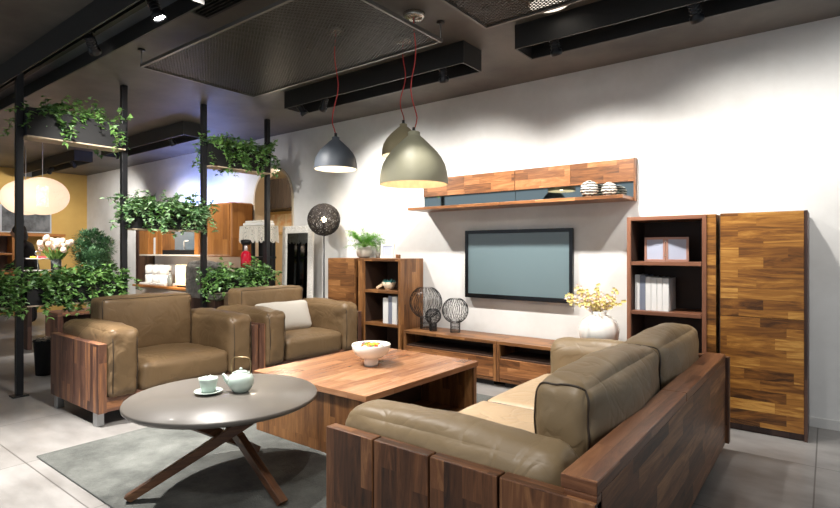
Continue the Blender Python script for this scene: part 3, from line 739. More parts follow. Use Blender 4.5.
# flower vase on bench
T = thing('flower_vase', 'round white vase of yellow and pink blossoms on the television bench', 'vase', (-1.60, 4.66, .4405))
MB().lathe([(.001, 0), (.08, 0), (.12, .03), (.165, .1), (.175, .17), (.15, .24), (.10, .285), (.06, .30), (.066, .33), (.056, .33), (.05, .30), (.001, .28)], (-1.60, 4.66, .4405), 40).build('vase_body', WHITE, T, True)
m = MB(); f = MB(); rn = random.Random(15)
for k in range(26):
    a = rn.random()*2*PI; p = Vector((-1.60, 4.66, .74)); d = Vector((math.cos(a)*.95, min(math.sin(a)*.35, .05), 1)).normalized(); pts = [p.copy()]
    for i in range(rn.randint(4, 9)):
        d = (d+Vector((rn.uniform(-.25, .25), rn.uniform(-.25, .12), rn.uniform(-.2, .1)))).normalized(); p = p+d*.036
        p.y = min(p.y, 4.83); pts.append(p.copy())
        if i > 0:
            for q in range(2):
                c = p+Vector((rn.uniform(-.02, .02), rn.uniform(-.02, .02), rn.uniform(-.02, .02))); mi = rn.choice((0, 0, 1))
                for u in range(5):
                    leaf(f, c, Vector((math.cos(u*1.26), -.5, math.sin(u*1.26))), Vector((0, -1, 0)), .019, .014, mi, False)
    m.tube(pts, .0016, 4)
m.build('stems', plain('blossom stem', srgb(150, 130, 80), .7), T, True)
f.build('blossoms', [plain('yellow petal', srgb(240, 222, 140), .6), plain('pink petal', srgb(246, 222, 208), .6)], T, True)

# ================================================================ FLOOR LAMP
lx, ly, lz, lr = -5.03, 4.55, 1.695, .205
T = thing('floor_lamp', 'floor lamp with a tangled dark string globe lit beside the white wall', 'floor lamp', (lx, ly, 0))
MB().lathe([(.001, 0), (.13, 0), (.13, .012), (.02, .018), (.001, .018)], (lx, ly, 0), 36).build('base', BLACK, T, True)
MB().tube([(lx, ly, .015), (lx, ly, lz-.07)], .009, 10).build('pole', BLACK, T, True)
MB().tube([(lx, ly, lz-.075), (lx, ly, lz-.03)], .02, 12).build('socket', BLACK, T, True)
m = MB(); rn = random.Random(21)
for k in range(120):
    nrm = Vector((rn.gauss(0, 1), rn.gauss(0, 1), rn.gauss(0, 1))).normalized(); u = nrm.orthogonal().normalized(); v = nrm.cross(u)
    off = rn.uniform(-.75, .75); rc = math.sqrt(1-off*off); R_ = lr*rn.uniform(.975, 1)
    m.tube([Vector((lx, ly, lz))+(nrm*off+(u*math.cos(2*PI*i/22)+v*math.sin(2*PI*i/22))*rc)*R_ for i in range(22)], .0029, 3, True)
m.build('shade', plain('dark brown string', srgb(34, 28, 25), .7), T, True)
MB().ball((lx, ly, lz+.005), .034, 16, 12).build('bulb', plain('glowing bulb', (1, .8, .55, 1), .5, emit=(1, .78, .5, 1), es=25), T, True)

# ================================================================ STANDING MIRROR
T = thing('standing_mirror', 'tall dark mirror in an ornate white frame leaning behind the rear armchair', 'mirror', (-5.68, 4.62, 0))
ORN = plain('carved white frame', srgb(214, 211, 204), .6, bump=1.0, bscale=70)
lean = Matrix.Translation((-5.64, 4.66, 0)) @ Matrix.Rotation(-.02, 4, 'X') @ Matrix.Translation((5.64, -4.66, 0))
x0, x1 = -6.0, -5.37
def lb(mb): mb.v = [lean @ p for p in mb.v]; return mb
m = MB(); b = .1; zt = 1.64
m.box(x0, x0+b, 4.63, 4.66, 0, zt); m.box(x1-b, x1, 4.63, 4.66, 0, zt); m.box(x0+b, x1-b, 4.63, 4.66, 0, b); m.box(x0+b, x1-b, 4.63, 4.66, zt-b, zt)
lb(m).build('frame', ORN, T, True, .006)
m = MB(); rn = random.Random(5)
for k in range(520):
    sd = rn.random()
    if sd < .4: p = (x0+rn.uniform(.012, b-.012), rn.uniform(.02, zt-.02))
    elif sd < .8: p = (x1-rn.uniform(.012, b-.012), rn.uniform(.02, zt-.02))
    else: p = (rn.uniform(x0+b, x1-b), rn.choice((zt-rn.uniform(.012, b-.012), rn.uniform(.012, b-.012))))
    m.ball((p[0], 4.629, p[1]), rn.uniform(.006, .011), 7, 5, 0, (1, .6, 1))
tag(lb(m).build('carving', ORN, T, True), kind='stuff')
lb(MB().box(x0+b, x1-b, 4.64, 4.65, b, zt-b)).build('mirror_glass', plain('smoked mirror', srgb(74, 78, 80), .06, metal=1), T, True)

# ================================================================ PENDANTS
def pendant(x, y, zr, zt, r, mo, mi_, lab, canopy_lab, seed, en):
    T = thing('pendant_lamp', lab, 'pendant lamp', (x, y, zr), 'dome pendants on red cords')
    h = zt-zr
    pr = [(r, 0), (r*1.0, h*.06), (r*.98, h*.2), (r*.92, h*.36), (r*.81, h*.5), (r*.64, h*.64), (r*.45, h*.76), (r*.29, h*.86), (r*.20, h*.91), (r*.17, h*.93), (r*.18, h*.985), (r*.15, h), (.001, h)]
    inn = [(.001, h*.95), (r*.12, h*.9), (r*.25, h*.84), (r*.42, h*.74), (r*.61, h*.62), (r*.78, h*.48), (r*.89, h*.35), (r*.95, h*.19), (r*.97, .0)]
    MB().lathe(pr, (x, y, zr), 56, cap0=False).build('shade', mo, T, True)
    MB().lathe(inn, (x, y, zr), 56, cap1=False).lathe([(r*.97, 0), (r, 0)], (x, y, zr), 56, cap0=False, cap1=False).build('shade_lining', mi_, T, True)
    MB().ball((x, y, zr+h*.45), min(.04, r*.2), 16, 10).build('bulb', plain('pendant bulb', (1, .9, .75, 1), emit=(1, .86, .66, 1), es=5), T, True)
    rn = random.Random(seed); pts = []
    for i in range(26):
        f = i/25; z = zt+(2.975-zt)*f; amp = .028*math.sin(f*PI*3+seed)*(1-f)**.7*min(1, f*8)
        pts.append((x+amp, y+amp*.5, z))
    MB().tube(pts, .0042, 6).build('cord', plain('red fabric cord', srgb(170, 44, 40), .6), T, True)
    MB().tube([(x, y, zt-.002), (x, y, zt+.03)], .011, 10).build('cord_grip', BLACK, T, True)
    MB().lathe([(.001, 2.955), (.055, 2.955), (.075, 2.968), (.08, 2.999), (.001, 2.999)], (x, y, 0), 30).build('ceiling_rose', CHROME, T, True)
    l = bpy.data.lights.new('pendant light', 'POINT'); l.energy = en; l.color = (1, .84, .64); l.shadow_soft_size = .045
    o = bpy.data.objects.new('pendant_light', l); o.location = (x, y, zr+h*.22); COL.objects.link(o)
OLI = plain('olive grey enamel', srgb(170, 167, 142), .5)
pendant(-2.35, 2.98, 1.775, 2.155, .245, OLI, plain('warm plaster lining', srgb(226, 206, 172), .8, var=.1, vscale=20), 'large olive grey dome pendant hanging at the front', '', 1, 2.2)
pendant(-2.69, 3.275, 2.06, 2.315, .172, plain('dark olive enamel', srgb(152, 142, 112), .5), plain('pale lining', srgb(232, 224, 204), .8), 'smaller brown olive dome pendant half hidden behind the large one', '', 2.2, 1.6)
pendant(-2.986, 2.82, 1.925, 2.172, .164, plain('slate grey enamel', srgb(84, 90, 98), .5), plain('white lining', srgb(232, 230, 220), .8), 'slate grey dome pendant hanging alone on the left', '', 3.1, 2.0)

# ================================================================ CEILING: ducts, mesh rafts, spots
def duct(x0, x1, y0, y1, lab, z0=2.82):
    T = thing('ceiling_duct', lab, 'ceiling channel', ((x0+x1)/2, (y0+y1)/2, z0), 'black lighting channels on the ceiling')
    t_ = .012
    MB().box(x0, x1, y0, y0+t_, z0, 3.0).box(x0, x1, y1-t_, y1, z0, 3.0).box(x0, x0+t_, y0+t_, y1-t_, z0, 3.0).box(x1-t_, x1, y0+t_, y1-t_, z0, 3.0).build('channel', DUCT, T, True)
    MB().box(x0+t_, x1-t_, y0+t_, y1-t_, 2.93, 2.945).build('channel_lining', DUCTIN, T, True)
    MB().box(x0+.03, x1-.03, (y0+y1)/2-.018, (y0+y1)/2+.018, 2.905, 2.93).build('track', BLACKM, T, True)
duct(-4.6, -2.33, 3.60, 3.88, 'black ceiling channel in front of the white wall, left of centre')
duct(-1.87, 1.4, 3.60, 3.88, 'long black ceiling channel at the upper right')
duct(-9.2, -6.68, 3.60, 3.88, 'black ceiling channel beyond the divider posts')
duct(-13.0, -10.0, 3.50, 3.78, 'black ceiling channel over the round woven lanterns')
duct(-8.0, -3.05, 1.50, 1.78, 'black ceiling channel at the upper left over the armchair')
def raft(x0, x1, y0, y1, lab, z=2.85):
    T = thing('ceiling_mesh_panel', lab, 'mesh panel', ((x0+x1)/2, (y0+y1)/2, z), 'suspended ceiling mesh panels')
    f = MB(); f.box(x0, x1, y0, y0+.02, z, z+.025); f.box(x0, x1, y1-.02, y1, z, z+.025); f.box(x0, x0+.02, y0+.02, y1-.02, z, z+.025); f.box(x1-.02, x1, y0+.02, y1-.02, z, z+.025)
    f.build('frame', plain('grey steel frame', srgb(96, 94, 90), .4, metal=.3), T, True)
    m = MB(); p = .042; ax, bx_ = x0+.02, x1-.02; ay, by_ = y0+.02, y1-.02; H_ = by_-ay; k = .6
    for s_ in (1, -1):
        c = -H_/k if s_ > 0 else 0
        while c < (bx_-ax)+(0 if s_ > 0 else H_/k):
            # line x = ax + c + s*(y-ay)/k
            ya, yb = ay, by_; xa = ax+c; xb = ax+c+s_*H_/k
            def clip(xq): return ay+(xq-ax-c)*k*s_
            pa, pb = [xa, ya], [xb, yb]
            for q in (pa, pb):
                if q[0] < ax: q[0] = ax; q[1] = clip(ax)
                if q[0] > bx_: q[0] = bx_; q[1] = clip(bx_)
            if abs(pa[0]-pb[0]) > .01 and ay-1e-4 <= pa[1] <= by_+1e-4 and ay-1e-4 <= pb[1] <= by_+1e-4:
                m.obox((pa[0], pa[1], z+.012+.001*s_), (pb[0], pb[1], z+.012+.001*s_), .005, .004)
            c += p
    m.build('mesh_sheet', plain('dark steel mesh', srgb(58, 56, 53), .45, metal=.4), T, True)
    for x in (x0+.01, x1-.01):
        for y in (y0+.01, y1-.01):
            h = setw(MB().tube([(x, y, z+.02), (x, y, 3.0)], .004, 6).build('hanger_rod', STEEL, T, True))
            MB().tube([(x, y, 2.99), (x, y, 3.0)], .03, 14).build('rod_plate', BLACK, h, True)
raft(-4.60, -2.27, 2.10, 3.22, 'large suspended steel mesh panel above the armchairs and tables')
raft(-1.90, .6, 2.10, 3.22, 'suspended steel mesh panel at the top edge, right of centre')

def spot(p, target, energy, size, lab, blend=.5, col=(1, .955, .90), rad=.04, fix=True, en_disc=30):
    p = Vector(p); d = (Vector(target)-p).normalized()
    if fix:
        T = thing('ceiling_spotlight', lab, 'spotlight', tuple(p), 'black spotlights in the ceiling channels')
        q = d.to_track_quat('Z', 'Y').to_matrix().to_4x4()
        m = MB(); m.lathe([(.001, -.13), (.026, -.13), (.03, -.12), (.03, -.03), (.042, -.02), (.044, .012), (.038, .014), (.036, .0), (.001, -.004)], n=24); m.v = [q @ v for v in m.v]
        m.build('housing', BLACK, T)
        m = MB()
        for i in range(4): m.lathe([(.031, -.115+i*.022), (.036, -.115+i*.022), (.036, -.108+i*.022), (.031, -.108+i*.022)], n=20)
        m.v = [q @ v for v in m.v]; m.build('cooling_fin', BLACK, T)
        m = MB().lathe([(.001, .001), (.034, .001), (.034, .004), (.001, .005)], n=20); m.v = [q @ v for v in m.v]
        m.build('lens', plain('spot lens', (1, 1, 1, 1), emit=(1, .95, .88, 1), es=en_disc), T)
        top = min(2.905, p.z+.16)-p.z
        MB().tube([(0, 0, -.0)-d*.07 if False else tuple(-d*.07), tuple(-d*.07+Vector((0, 0, .03))), tuple(Vector((-d.x*.07, -d.y*.07, top)))], .008, 8).build('bracket', BLACK, T)
        MB().box(-d.x*.07-.03, -d.x*.07+.03, -d.y*.07-.014, -d.y*.07+.014, top-.02, top).build('track_adapter', BLACK, T)
    l = bpy.data.lights.new('spot', 'SPOT'); l.energy = energy; l.spot_size = math.radians(size); l.spot_blend = blend; l.color = col; l.shadow_soft_size = rad
    o = bpy.data.objects.new('spot_light', l); COL.objects.link(o); o.location = p+d*.03
    o.rotation_euler = d.to_track_quat('-Z', 'Y').to_euler()
YS = 3.74
spot((-4.44, YS, 2.77), (-4.0, 4.89, 1.25), 260, 112, 'black ceiling spotlight at the left end of the channel above the pendants', 1)
spot((-2.62, YS, 2.77), (-3.05, 4.89, .95), 215, 118, 'black ceiling spotlight near the right end of the channel above the pendants', 1)
spot((-1.60, YS, 2.77), (-1.62, 4.89, .75), 255, 115, 'black ceiling spotlight at the left end of the upper right channel', 1)
spot((-.66, YS, 2.77), (-.5, 4.89, 1.3), 120, 118, 'black ceiling spotlight further right in the upper right channel', 1)
spot((.7, YS, 2.77), (.3, 4.89, 1.5), 90, 120, 'spot', 1, fix=False)
spot((-3.35, 1.648, 2.78), (-2.75, 2.5, .4), 520, 76, 'glaring ceiling spotlight at the upper left facing the camera', .8, en_disc=300)
spot((-4.3, 1.1, 2.9), (-3.75, 1.0, 0), 1200, 60, 'spot', .9, fix=False)
spot((-2.6, 1.5, 2.9), (-2.6, 1.75, 0), 230, 90, 'spot', .8, fix=False, rad=.02)
spot((-2.3, 2.5, 2.9), (-1.35, 2.7, .4), 420, 56, 'spot', .8, fix=False)
spot((-1.5, 1.2, 2.9), (-2.4, 3.0, 1.9), 60, 60, 'spot', .9, fix=False, rad=.15)  # unseen lamp added to brighten the pendant fronts
spot((-1.2, -.3, 2.9), (-1.1, 1.6, .4), 170, 70, 'spot', .9, fix=False, rad=.1)  # front lamp out of view, added to bring up the near sofa arm
spot((-1.0, 1.2, 2.9), (-1.0, 1.6, .5), 80, 90, 'spot', .8, fix=False)  # added lamp above the frame, lifts sofa back and arm planks
spot((.4, 2.4, 2.9), (-.3, 4.4, .9), 35, 80, 'spot', .8, fix=False)
spot((-7.2, YS, 2.78), (-7.4, 4.85, 1.2), 80, 120, 'black ceiling spotlight at the near end of the channel beyond the posts', 1)
spot((-8.9, YS, 2.78), (-9.0, 4.85, 1.0), 200, 110, 'black ceiling spotlight at the far end of the channel beyond the posts', 1)
spot((-10.4, 3.64, 2.78), (-11.6, 4.85, 1.6), 190, 100, 'black ceiling spotlight at the near end of the channel over the lanterns', 1)
spot((-11.6, 3.64, 2.78), (-13.2, 3.4, 1.6), 120, 120, 'black ceiling spotlight at the far end of the channel over the lanterns', 1)
spot((-4.3, 1.64, 2.78), (-5.75, 2.9, 1.6), 330, 84, 'added ceiling spotlight in the upper left channel, brightening the ivy planters', .8)  # fixture and lamp added to light the planters
spot((-7.4, 1.64, 2.78), (-8.2, 2.7, 1.1), 420, 70, 'spot', .8, fix=False)  # lamp without fixture, added out of view to brighten the tulips
spot((-4.15, YS, 2.77), (-5.7, 4.5, .9), 110, 60, 'added black ceiling spotlight second from the left end of the channel above the pendants', .9)  # extra fixture and lamp, put in to light the standing mirror
spot((-2.9, 1.64, 2.9), (-4.5, 2.7, .5), 300, 84, 'spot', .9, fix=False)  # unseen lamp added for more light on the armchairs

# downlight above right raft, ceiling grille, sprinklers
T = thing('ceiling_downlight', 'round pale downlight seen through the mesh panel at the top edge', 'downlight', (-1.51, 3.40, 2.98))
MB().lathe([(.13, 2.975), (.145, 2.98), (.145, 3.0), (.13, 3.0)], (-1.51, 3.4, 0), 32, cap0=False, cap1=False).build('trim_ring', CHROME, T, True)
MB().lathe([(.001, 2.985), (.13, 2.985), (.13, 2.995), (.001, 2.995)], (-1.51, 3.4, 0), 32).build('diffuser', plain('downlight diffuser', (1, 1, 1, 1), emit=(1, .92, .8, 1), es=1.6), T, True)
T = thing('ceiling_grille', 'black slatted air grille in the ceiling near the top edge', 'air grille', (-3.15, 1.98, 2.98))
m = MB().box(-3.55, -2.75, 1.84, 1.86, 2.975, 3.0).box(-3.55, -2.75, 2.08, 2.10, 2.975, 3.0).box(-3.55, -3.53, 1.86, 2.08, 2.975, 3.0).box(-2.77, -2.75, 1.86, 2.08, 2.975, 3.0)
m.build('grille_frame', DUCT, T, True)
m = MB()
for i in range(7): m.box(-3.53, -2.77, 1.875+i*.03, 1.885+i*.03, 2.978, 2.998)
m.build('slats', BLACKM, T, True)
for i, (x, y) in enumerate(((-4.30, 2.35), (-4.1, 3.0), (-3.45, 2.95))):
    o = MB().lathe([(.001, 0), (.006, 0), (.014, .012), (.006, .02), (.008, .05), (.025, .06), (.025, .069), (.001, .069)], n=12).build('sprinkler_head', CHROME)
    o.location = (x, y, 2.93); tag(o, ('chrome sprinkler head above the left corner of the big mesh panel', 'chrome sprinkler head above the far left of the big mesh panel', 'chrome sprinkler head above the far middle edge of the big mesh panel')[i], 'sprinkler', 'sprinkler heads above the mesh panel')

# ================================================================ BACKGROUND: woven lanterns
WOV = translucent('woven white fibre', srgb(240, 222, 204), .5, .36, 60)
def lantern(x, y, z, rx_, rz_, lab):
    T = thing('woven_lantern', lab, 'lantern lamp', (x, y, z), 'white woven pendant lanterns')
    MB().ball((x, y, z), 1, 40, 22, 0, (rx_, rx_, rz_)).build('shade', WOV, T, True)
    MB().lathe([(.001, -.15), (.075, -.15), (.075, .15), (.001, .15)], (x, y, z), 20).build('inner_tube', plain('lit paper tube', (1, .95, .88, 1), emit=(1, .92, .82, 1), es=6), T, True)
    MB().tube([(x, y, z+rz_*.9), (x, y, 3.0)], .006, 6).build('cord', GREYP, T, True)
    l = bpy.data.lights.new('lantern light', 'POINT'); l.energy = 2.8; l.color = (1, .94, .86); l.shadow_soft_size = .1
    o = bpy.data.objects.new('lantern_light', l); COL.objects.link(o); o.location = (x+.12, y-.12, z)
lantern(-9.42, 2.87, 2.13, .345, .285, 'white woven oval lantern, the nearer one in front of the mustard wall')
lantern(-10.35, 2.92, 2.17, .345, .285, 'white woven oval lantern half hidden behind the nearer one')

# display table with red cloth
T = thing('display_table', 'dark wooden display table behind the low ivy planter at far left', 'table', (-8.4, 2.3, 0))
MB().box(-8.95, -7.85, 1.2, 3.35, .84, .88).build('table_top', W_PLANT, T, True, .003, 1)
for y in (1.3, 2.36, 3.22):
    MB().box(-8.6, -8.3, y, y+.05, 0, .8395).build('leg', W_PLANT, T, True, .003, 2)
m = MB(); nx = 26; vs = []; fs = []
for i in range(nx+1):
    for j in range(nx+1):
        u, v = i/nx, j/nx; ed = min(u, v, 1-u, 1-v)*4
        vs.append((-8.6+u*.55, 1.62+v*.52, .8815+min(1, ed)*(.07+.09*noise.noise(Vector((u*4, v*4, 2)))+.05*noise.noise(Vector((u*10, v*9, 5))))+.001))
vs = [(a, b_, max(c, .8812)) for a, b_, c in vs]; k0 = len(vs); vs += [(a, b_, .8805) for a, b_, c in vs]
for i in range(nx):
    for j in range(nx):
        a = i*(nx+1)+j; fs.append((a, a+nx+1, a+nx+2, a+1)); a += k0; fs.append((a, a+1, a+nx+2, a+nx+1))
m.add(vs, fs, 0, True)
tag(m.build('folded_cloth', plain('red cloth', srgb(200, 44, 48), .8), loc=(-8.3, 1.9, .88)), 'crumpled red cloth lying on the display table at far left', 'cloth')
# tulips
T = thing('flower_bouquet_vase', 'glass vase of cream tulips on the display table before the mustard wall', 'flowers', (-8.1, 2.62, .8805))
MB().lathe([(.001, 0), (.05, 0), (.052, .01), (.062, .32), (.059, .32), (.049, .015), (.001, .012)], (-8.1, 2.62, .8805), 28).build('glass_vase', plain('clear glass', (.9, .95, .92, 1), .05, trans=.9), T, True)
m = MB(); s2 = MB(); rn = random.Random(3)
for k in range(24):
    a = k*2.4; rr = .20*math.sqrt((k+.5)/24); h = 1.36+.15*rn.random()-rr*.35
    c = Vector((-8.1+rr*math.cos(a), 2.62+rr*math.sin(a), h))
    m.lathe([(.001, -.03), (.022, -.022), (.036, 0), (.036, .02), (.028, .042), (.012, .05), (.001, .046)], c, 12)
    s2.tube([(-8.1+rr*.1*math.cos(a), 2.62+rr*.1*math.sin(a), .9), (-8.1+rr*.3*math.cos(a), 2.62+rr*.3*math.sin(a), 1.2), c-Vector((0, 0, .03))], .004, 5)
    for q in range(3): leaf(s2, Vector((-8.1+rr*.4*math.cos(a), 2.62+rr*.4*math.sin(a), 1.18)), Vector((math.cos(a+q)*.6, math.sin(a+q)*.6, 1)), Vector((0, 0, 1)), .16, .03, 0, False)
m.build('tulip_heads', plain('cream petals', srgb(250, 226, 204), .5), T, True); s2.build('stems', leafmat('tulip green', srgb(60, 110, 40), srgb(130, 170, 80)), T, True)
T = thing('tiered_stand', 'white two tier cake stand with ring handles beside the tulips', 'cake stand', (-8.05, 2.40, .8805))
MB().lathe([(.001, 0), (.07, 0), (.07, .008), (.012, .012), (.01, .16), (.001, .16)], (-8.05, 2.40, .8805), 20).build('foot', WHITE, T, True)
MB().lathe([(.001, .16), (.15, .165), (.16, .178), (.15, .178), (.001, .17)], (-8.05, 2.40, .8805), 32).build('plate', WHITE, T, True)
MB().lathe([(.001, .31), (.12, .315), (.13, .328), (.12, .328), (.001, .32)], (-8.05, 2.40, .8805), 32).build('plate', WHITE, T, True)
MB().tube([(-8.05, 2.40, 1.05), (-8.05, 2.40, 1.245)], .006, 8).build('rod', STEEL, T, True)
MB().tube([(-8.05+.0, 2.40+.028*math.cos(2*PI*i/16), 1.27+.028*math.sin(2*PI*i/16)) for i in range(16)], .005, 6, True).build('ring_handle', STEEL, T, True)
for i, (dx, dy, cc) in enumerate(((.03, .05, srgb(214, 60, 66)), (-.05, .03, srgb(224, 90, 90)), (.03, -.06, srgb(220, 180, 60)))):
    o = MB().ball((0, 0, 0), .034, 14, 9, 0, (1.2, 1, .5)).build('small_cake', plain('cake icing '+str(i), cc, .6)); o.location = (-8.05+dx, 2.40+dy, 1.2195)
    tag(o, ('red iced cake nearest the tulips on the top tier', 'pink iced cake at the back of the top tier', 'yellow iced cake at the left of the top tier')[i], 'cake', 'cakes on the tiered stand')
def bush(x, y, z, r, h, n, seed, mb, mi=0):
    rn = random.Random(seed)
    cl = [(rn.uniform(-.55, .55)*r, rn.uniform(-.55, .55)*r, (.1+.8*i/9)*h, rn.uniform(.4, .58)*r) for i in range(9)]
    for k in range(n):
        c = cl[k % 9]; v = Vector((rn.gauss(0, 1), rn.gauss(0, 1), rn.gauss(0, 1))).normalized()*c[3]*rn.uniform(.5, 1)
        sc_ = 1-.35*c[2]/h
        leaf(mb, Vector((x+c[0]*sc_+v.x, y+c[1]*sc_+v.y, z+c[2]+v.z)), v+Vector((0, 0, rn.uniform(-.05, .1))), Vector((0, 0, 1)), rn.uniform(.03, .05), .026, mi, False)
T = thing('potted_bush', 'dense dark green bushy plant in a black pot behind the low planter', 'plant', (-8.25, 3.12, .8805))
MB().lathe([(.001, 0), (.075, 0), (.10, .18), (.09, .18), (.001, .16)], (-8.25, 3.12, .8805), 24).build('pot', BLACKM, T, True)
m = MB(); bush(-8.25, 3.16, 1.02, .34, .54, 7500, 8, m); m.build('foliage', leafmat('bush green', srgb(58, 96, 64), srgb(116, 156, 112)), T, True)
m = MB(); m.tube([(-8.25, 3.12, 1.03), (-8.25, 3.13, 1.4)], .012, 6); m.build('stem', plain('bark', srgb(90, 70, 50), .8), T, True)

# waste bin, side table on floor
T = thing('waste_bin', 'tapered black bin on the floor behind the nearer armchair', 'bin', (-6.55, 2.02, 0))
MB().lathe([(.001, .001), (.085, .001), (.105, .345), (.112, .35), (.112, .362), (.1, .36), (.08, .02), (.001, .02)], (-6.55, 2.02, 0), 28).build('bucket', BLACKM, T, True)
m = MB(); rn = random.Random(2)
for k in range(14):
    a = rn.random()*6.28; m.tube([(-6.55+.08*math.cos(a+i*.3), 2.02+.08*math.sin(a+i*.3), .365+.02*math.sin(i+k)) for i in range(7)], .004, 5)
m.build('rim_twigs', plain('grey twigs', srgb(140, 128, 112), .8), T, True)
T = thing('wooden_stool', 'plain wooden block stool with cut out side behind the nearer armchair', 'stool', (-7.2, 2.55, 0))
for y in (2.28, 2.78): MB().box(-7.4, -7.0, y, y+.06, 0, .545).build('side_panel', W_CHAIR, T, True, .003, 2)
MB().box(-7.4, -7.0, 2.28, 2.84, .546, .585).build('seat', W_CHAIR, T, True, .003, 1)
MB().box(-7.18, -7.14, 2.341, 2.779, .25, .545).build('stretcher_panel', W_PLANT, T, True, .002, 1)

# ledge, pictures, bookshelf on mustard wall
T = thing('low_bookshelf', 'wooden bookshelf against the mustard wall at far left', 'bookshelf', (-13.05, 2.9, 0))
MB().box(-13.24, -12.9, 1.7, 4.35, 1.60, 1.66).build('top_panel', W_KIT, T, True, .003, 1)
for y in (1.7, 3.42): MB().box(-13.24, -12.92, y, y+.04, 0, 1.5995).build('side_panel', W_KIT, T, True, .003, 2)
for z in (1.22, .84, .4): MB().box(-13.23, -12.92, 1.741, 3.419, z, z+.04).build('shelf', W_KIT, T, True, .003, 1)
MB().box(-13.245, -13.235, 1.741, 3.419, .05, 1.599).build('back_panel', W_PLANT, T, True, 0, 2)
rn = random.Random(77); y = 2.55; pal = [('cream', srgb(222, 214, 196)), ('orange', srgb(200, 110, 50)), ('blue', srgb(70, 100, 140)), ('white', srgb(230, 230, 226)), ('brown', srgb(110, 70, 50)), ('white', srgb(230, 230, 226)), ('green', srgb(100, 120, 80)), ('orange', srgb(200, 110, 50)), ('white', srgb(230, 230, 226)), ('brown', srgb(110, 70, 50)), ('cream', srgb(222, 214, 196)), ('grey', srgb(130, 130, 134)), ('white', srgb(230, 230, 226))]
MT = {n_: plain(n_+' book cover', c_, .6) for n_, c_ in pal}
for i, (nm, cc) in enumerate(pal):
    w_ = rn.uniform(.04, .065); h_ = rn.uniform(.22, .29)
    if y+w_ > 3.41: break
    o = MB().box(-.2, 0, 0, w_, 0, h_).build('book', MT[nm], bevel=.002); o.location = (-12.95, y, 1.2605)
    tag(o, nm+' book in the row on the upper bookshelf by the mustard wall', 'book', nm+' books on the upper far shelf'); y += w_+.004
y = 2.6
for i in range(6):
    o = MB().box(-.22, 0, 0, .075, 0, .30).build('binder', MT['white'], bevel=.002); o.location = (-12.95, y, .8805)
    tag(o, 'white binder on the lower bookshelf by the mustard wall', 'binder', 'white binders on the lower far shelf'); y += .079
o = MB().box(-12.95+.0, -12.93, 1.9, 2.5, 0, .01)
def wall_picture(y0, y1, z0, z1_, lab, a, b, name='framed_picture'):
    T = thing(name, lab, 'picture', (XL+.02, (y0+y1)/2, z0)); t_ = .025
    MB().box(XL+.001, XL+.03, y0, y0+t_, z0, z1_).box(XL+.001, XL+.03, y1-t_, y1, z0, z1_).box(XL+.001, XL+.03, y0+t_, y1-t_, z0, z0+t_).box(XL+.001, XL+.03, y0+t_, y1-t_, z1_-t_, z1_).build('frame', GREYP, T, True)
    mt = wall_mat('abstract print '+name, a, b); mt.node_tree.nodes['Noise Texture'].inputs['Scale'].default_value = 3
    MB().box(XL+.001, XL+.02, y0+t_, y1-t_, z0+t_, z1_-t_).build('print', mt, T, True)
wall_picture(3.3, 4.19, 1.68, 2.25, 'dark grey abstract picture on the mustard wall behind the lanterns', srgb(50, 52, 54), srgb(120, 122, 124))
wall_picture(2.55, 3.27, 1.68, 2.3, 'pale grey abstract picture at the left edge on the mustard wall', srgb(150, 152, 152), srgb(226, 226, 224))

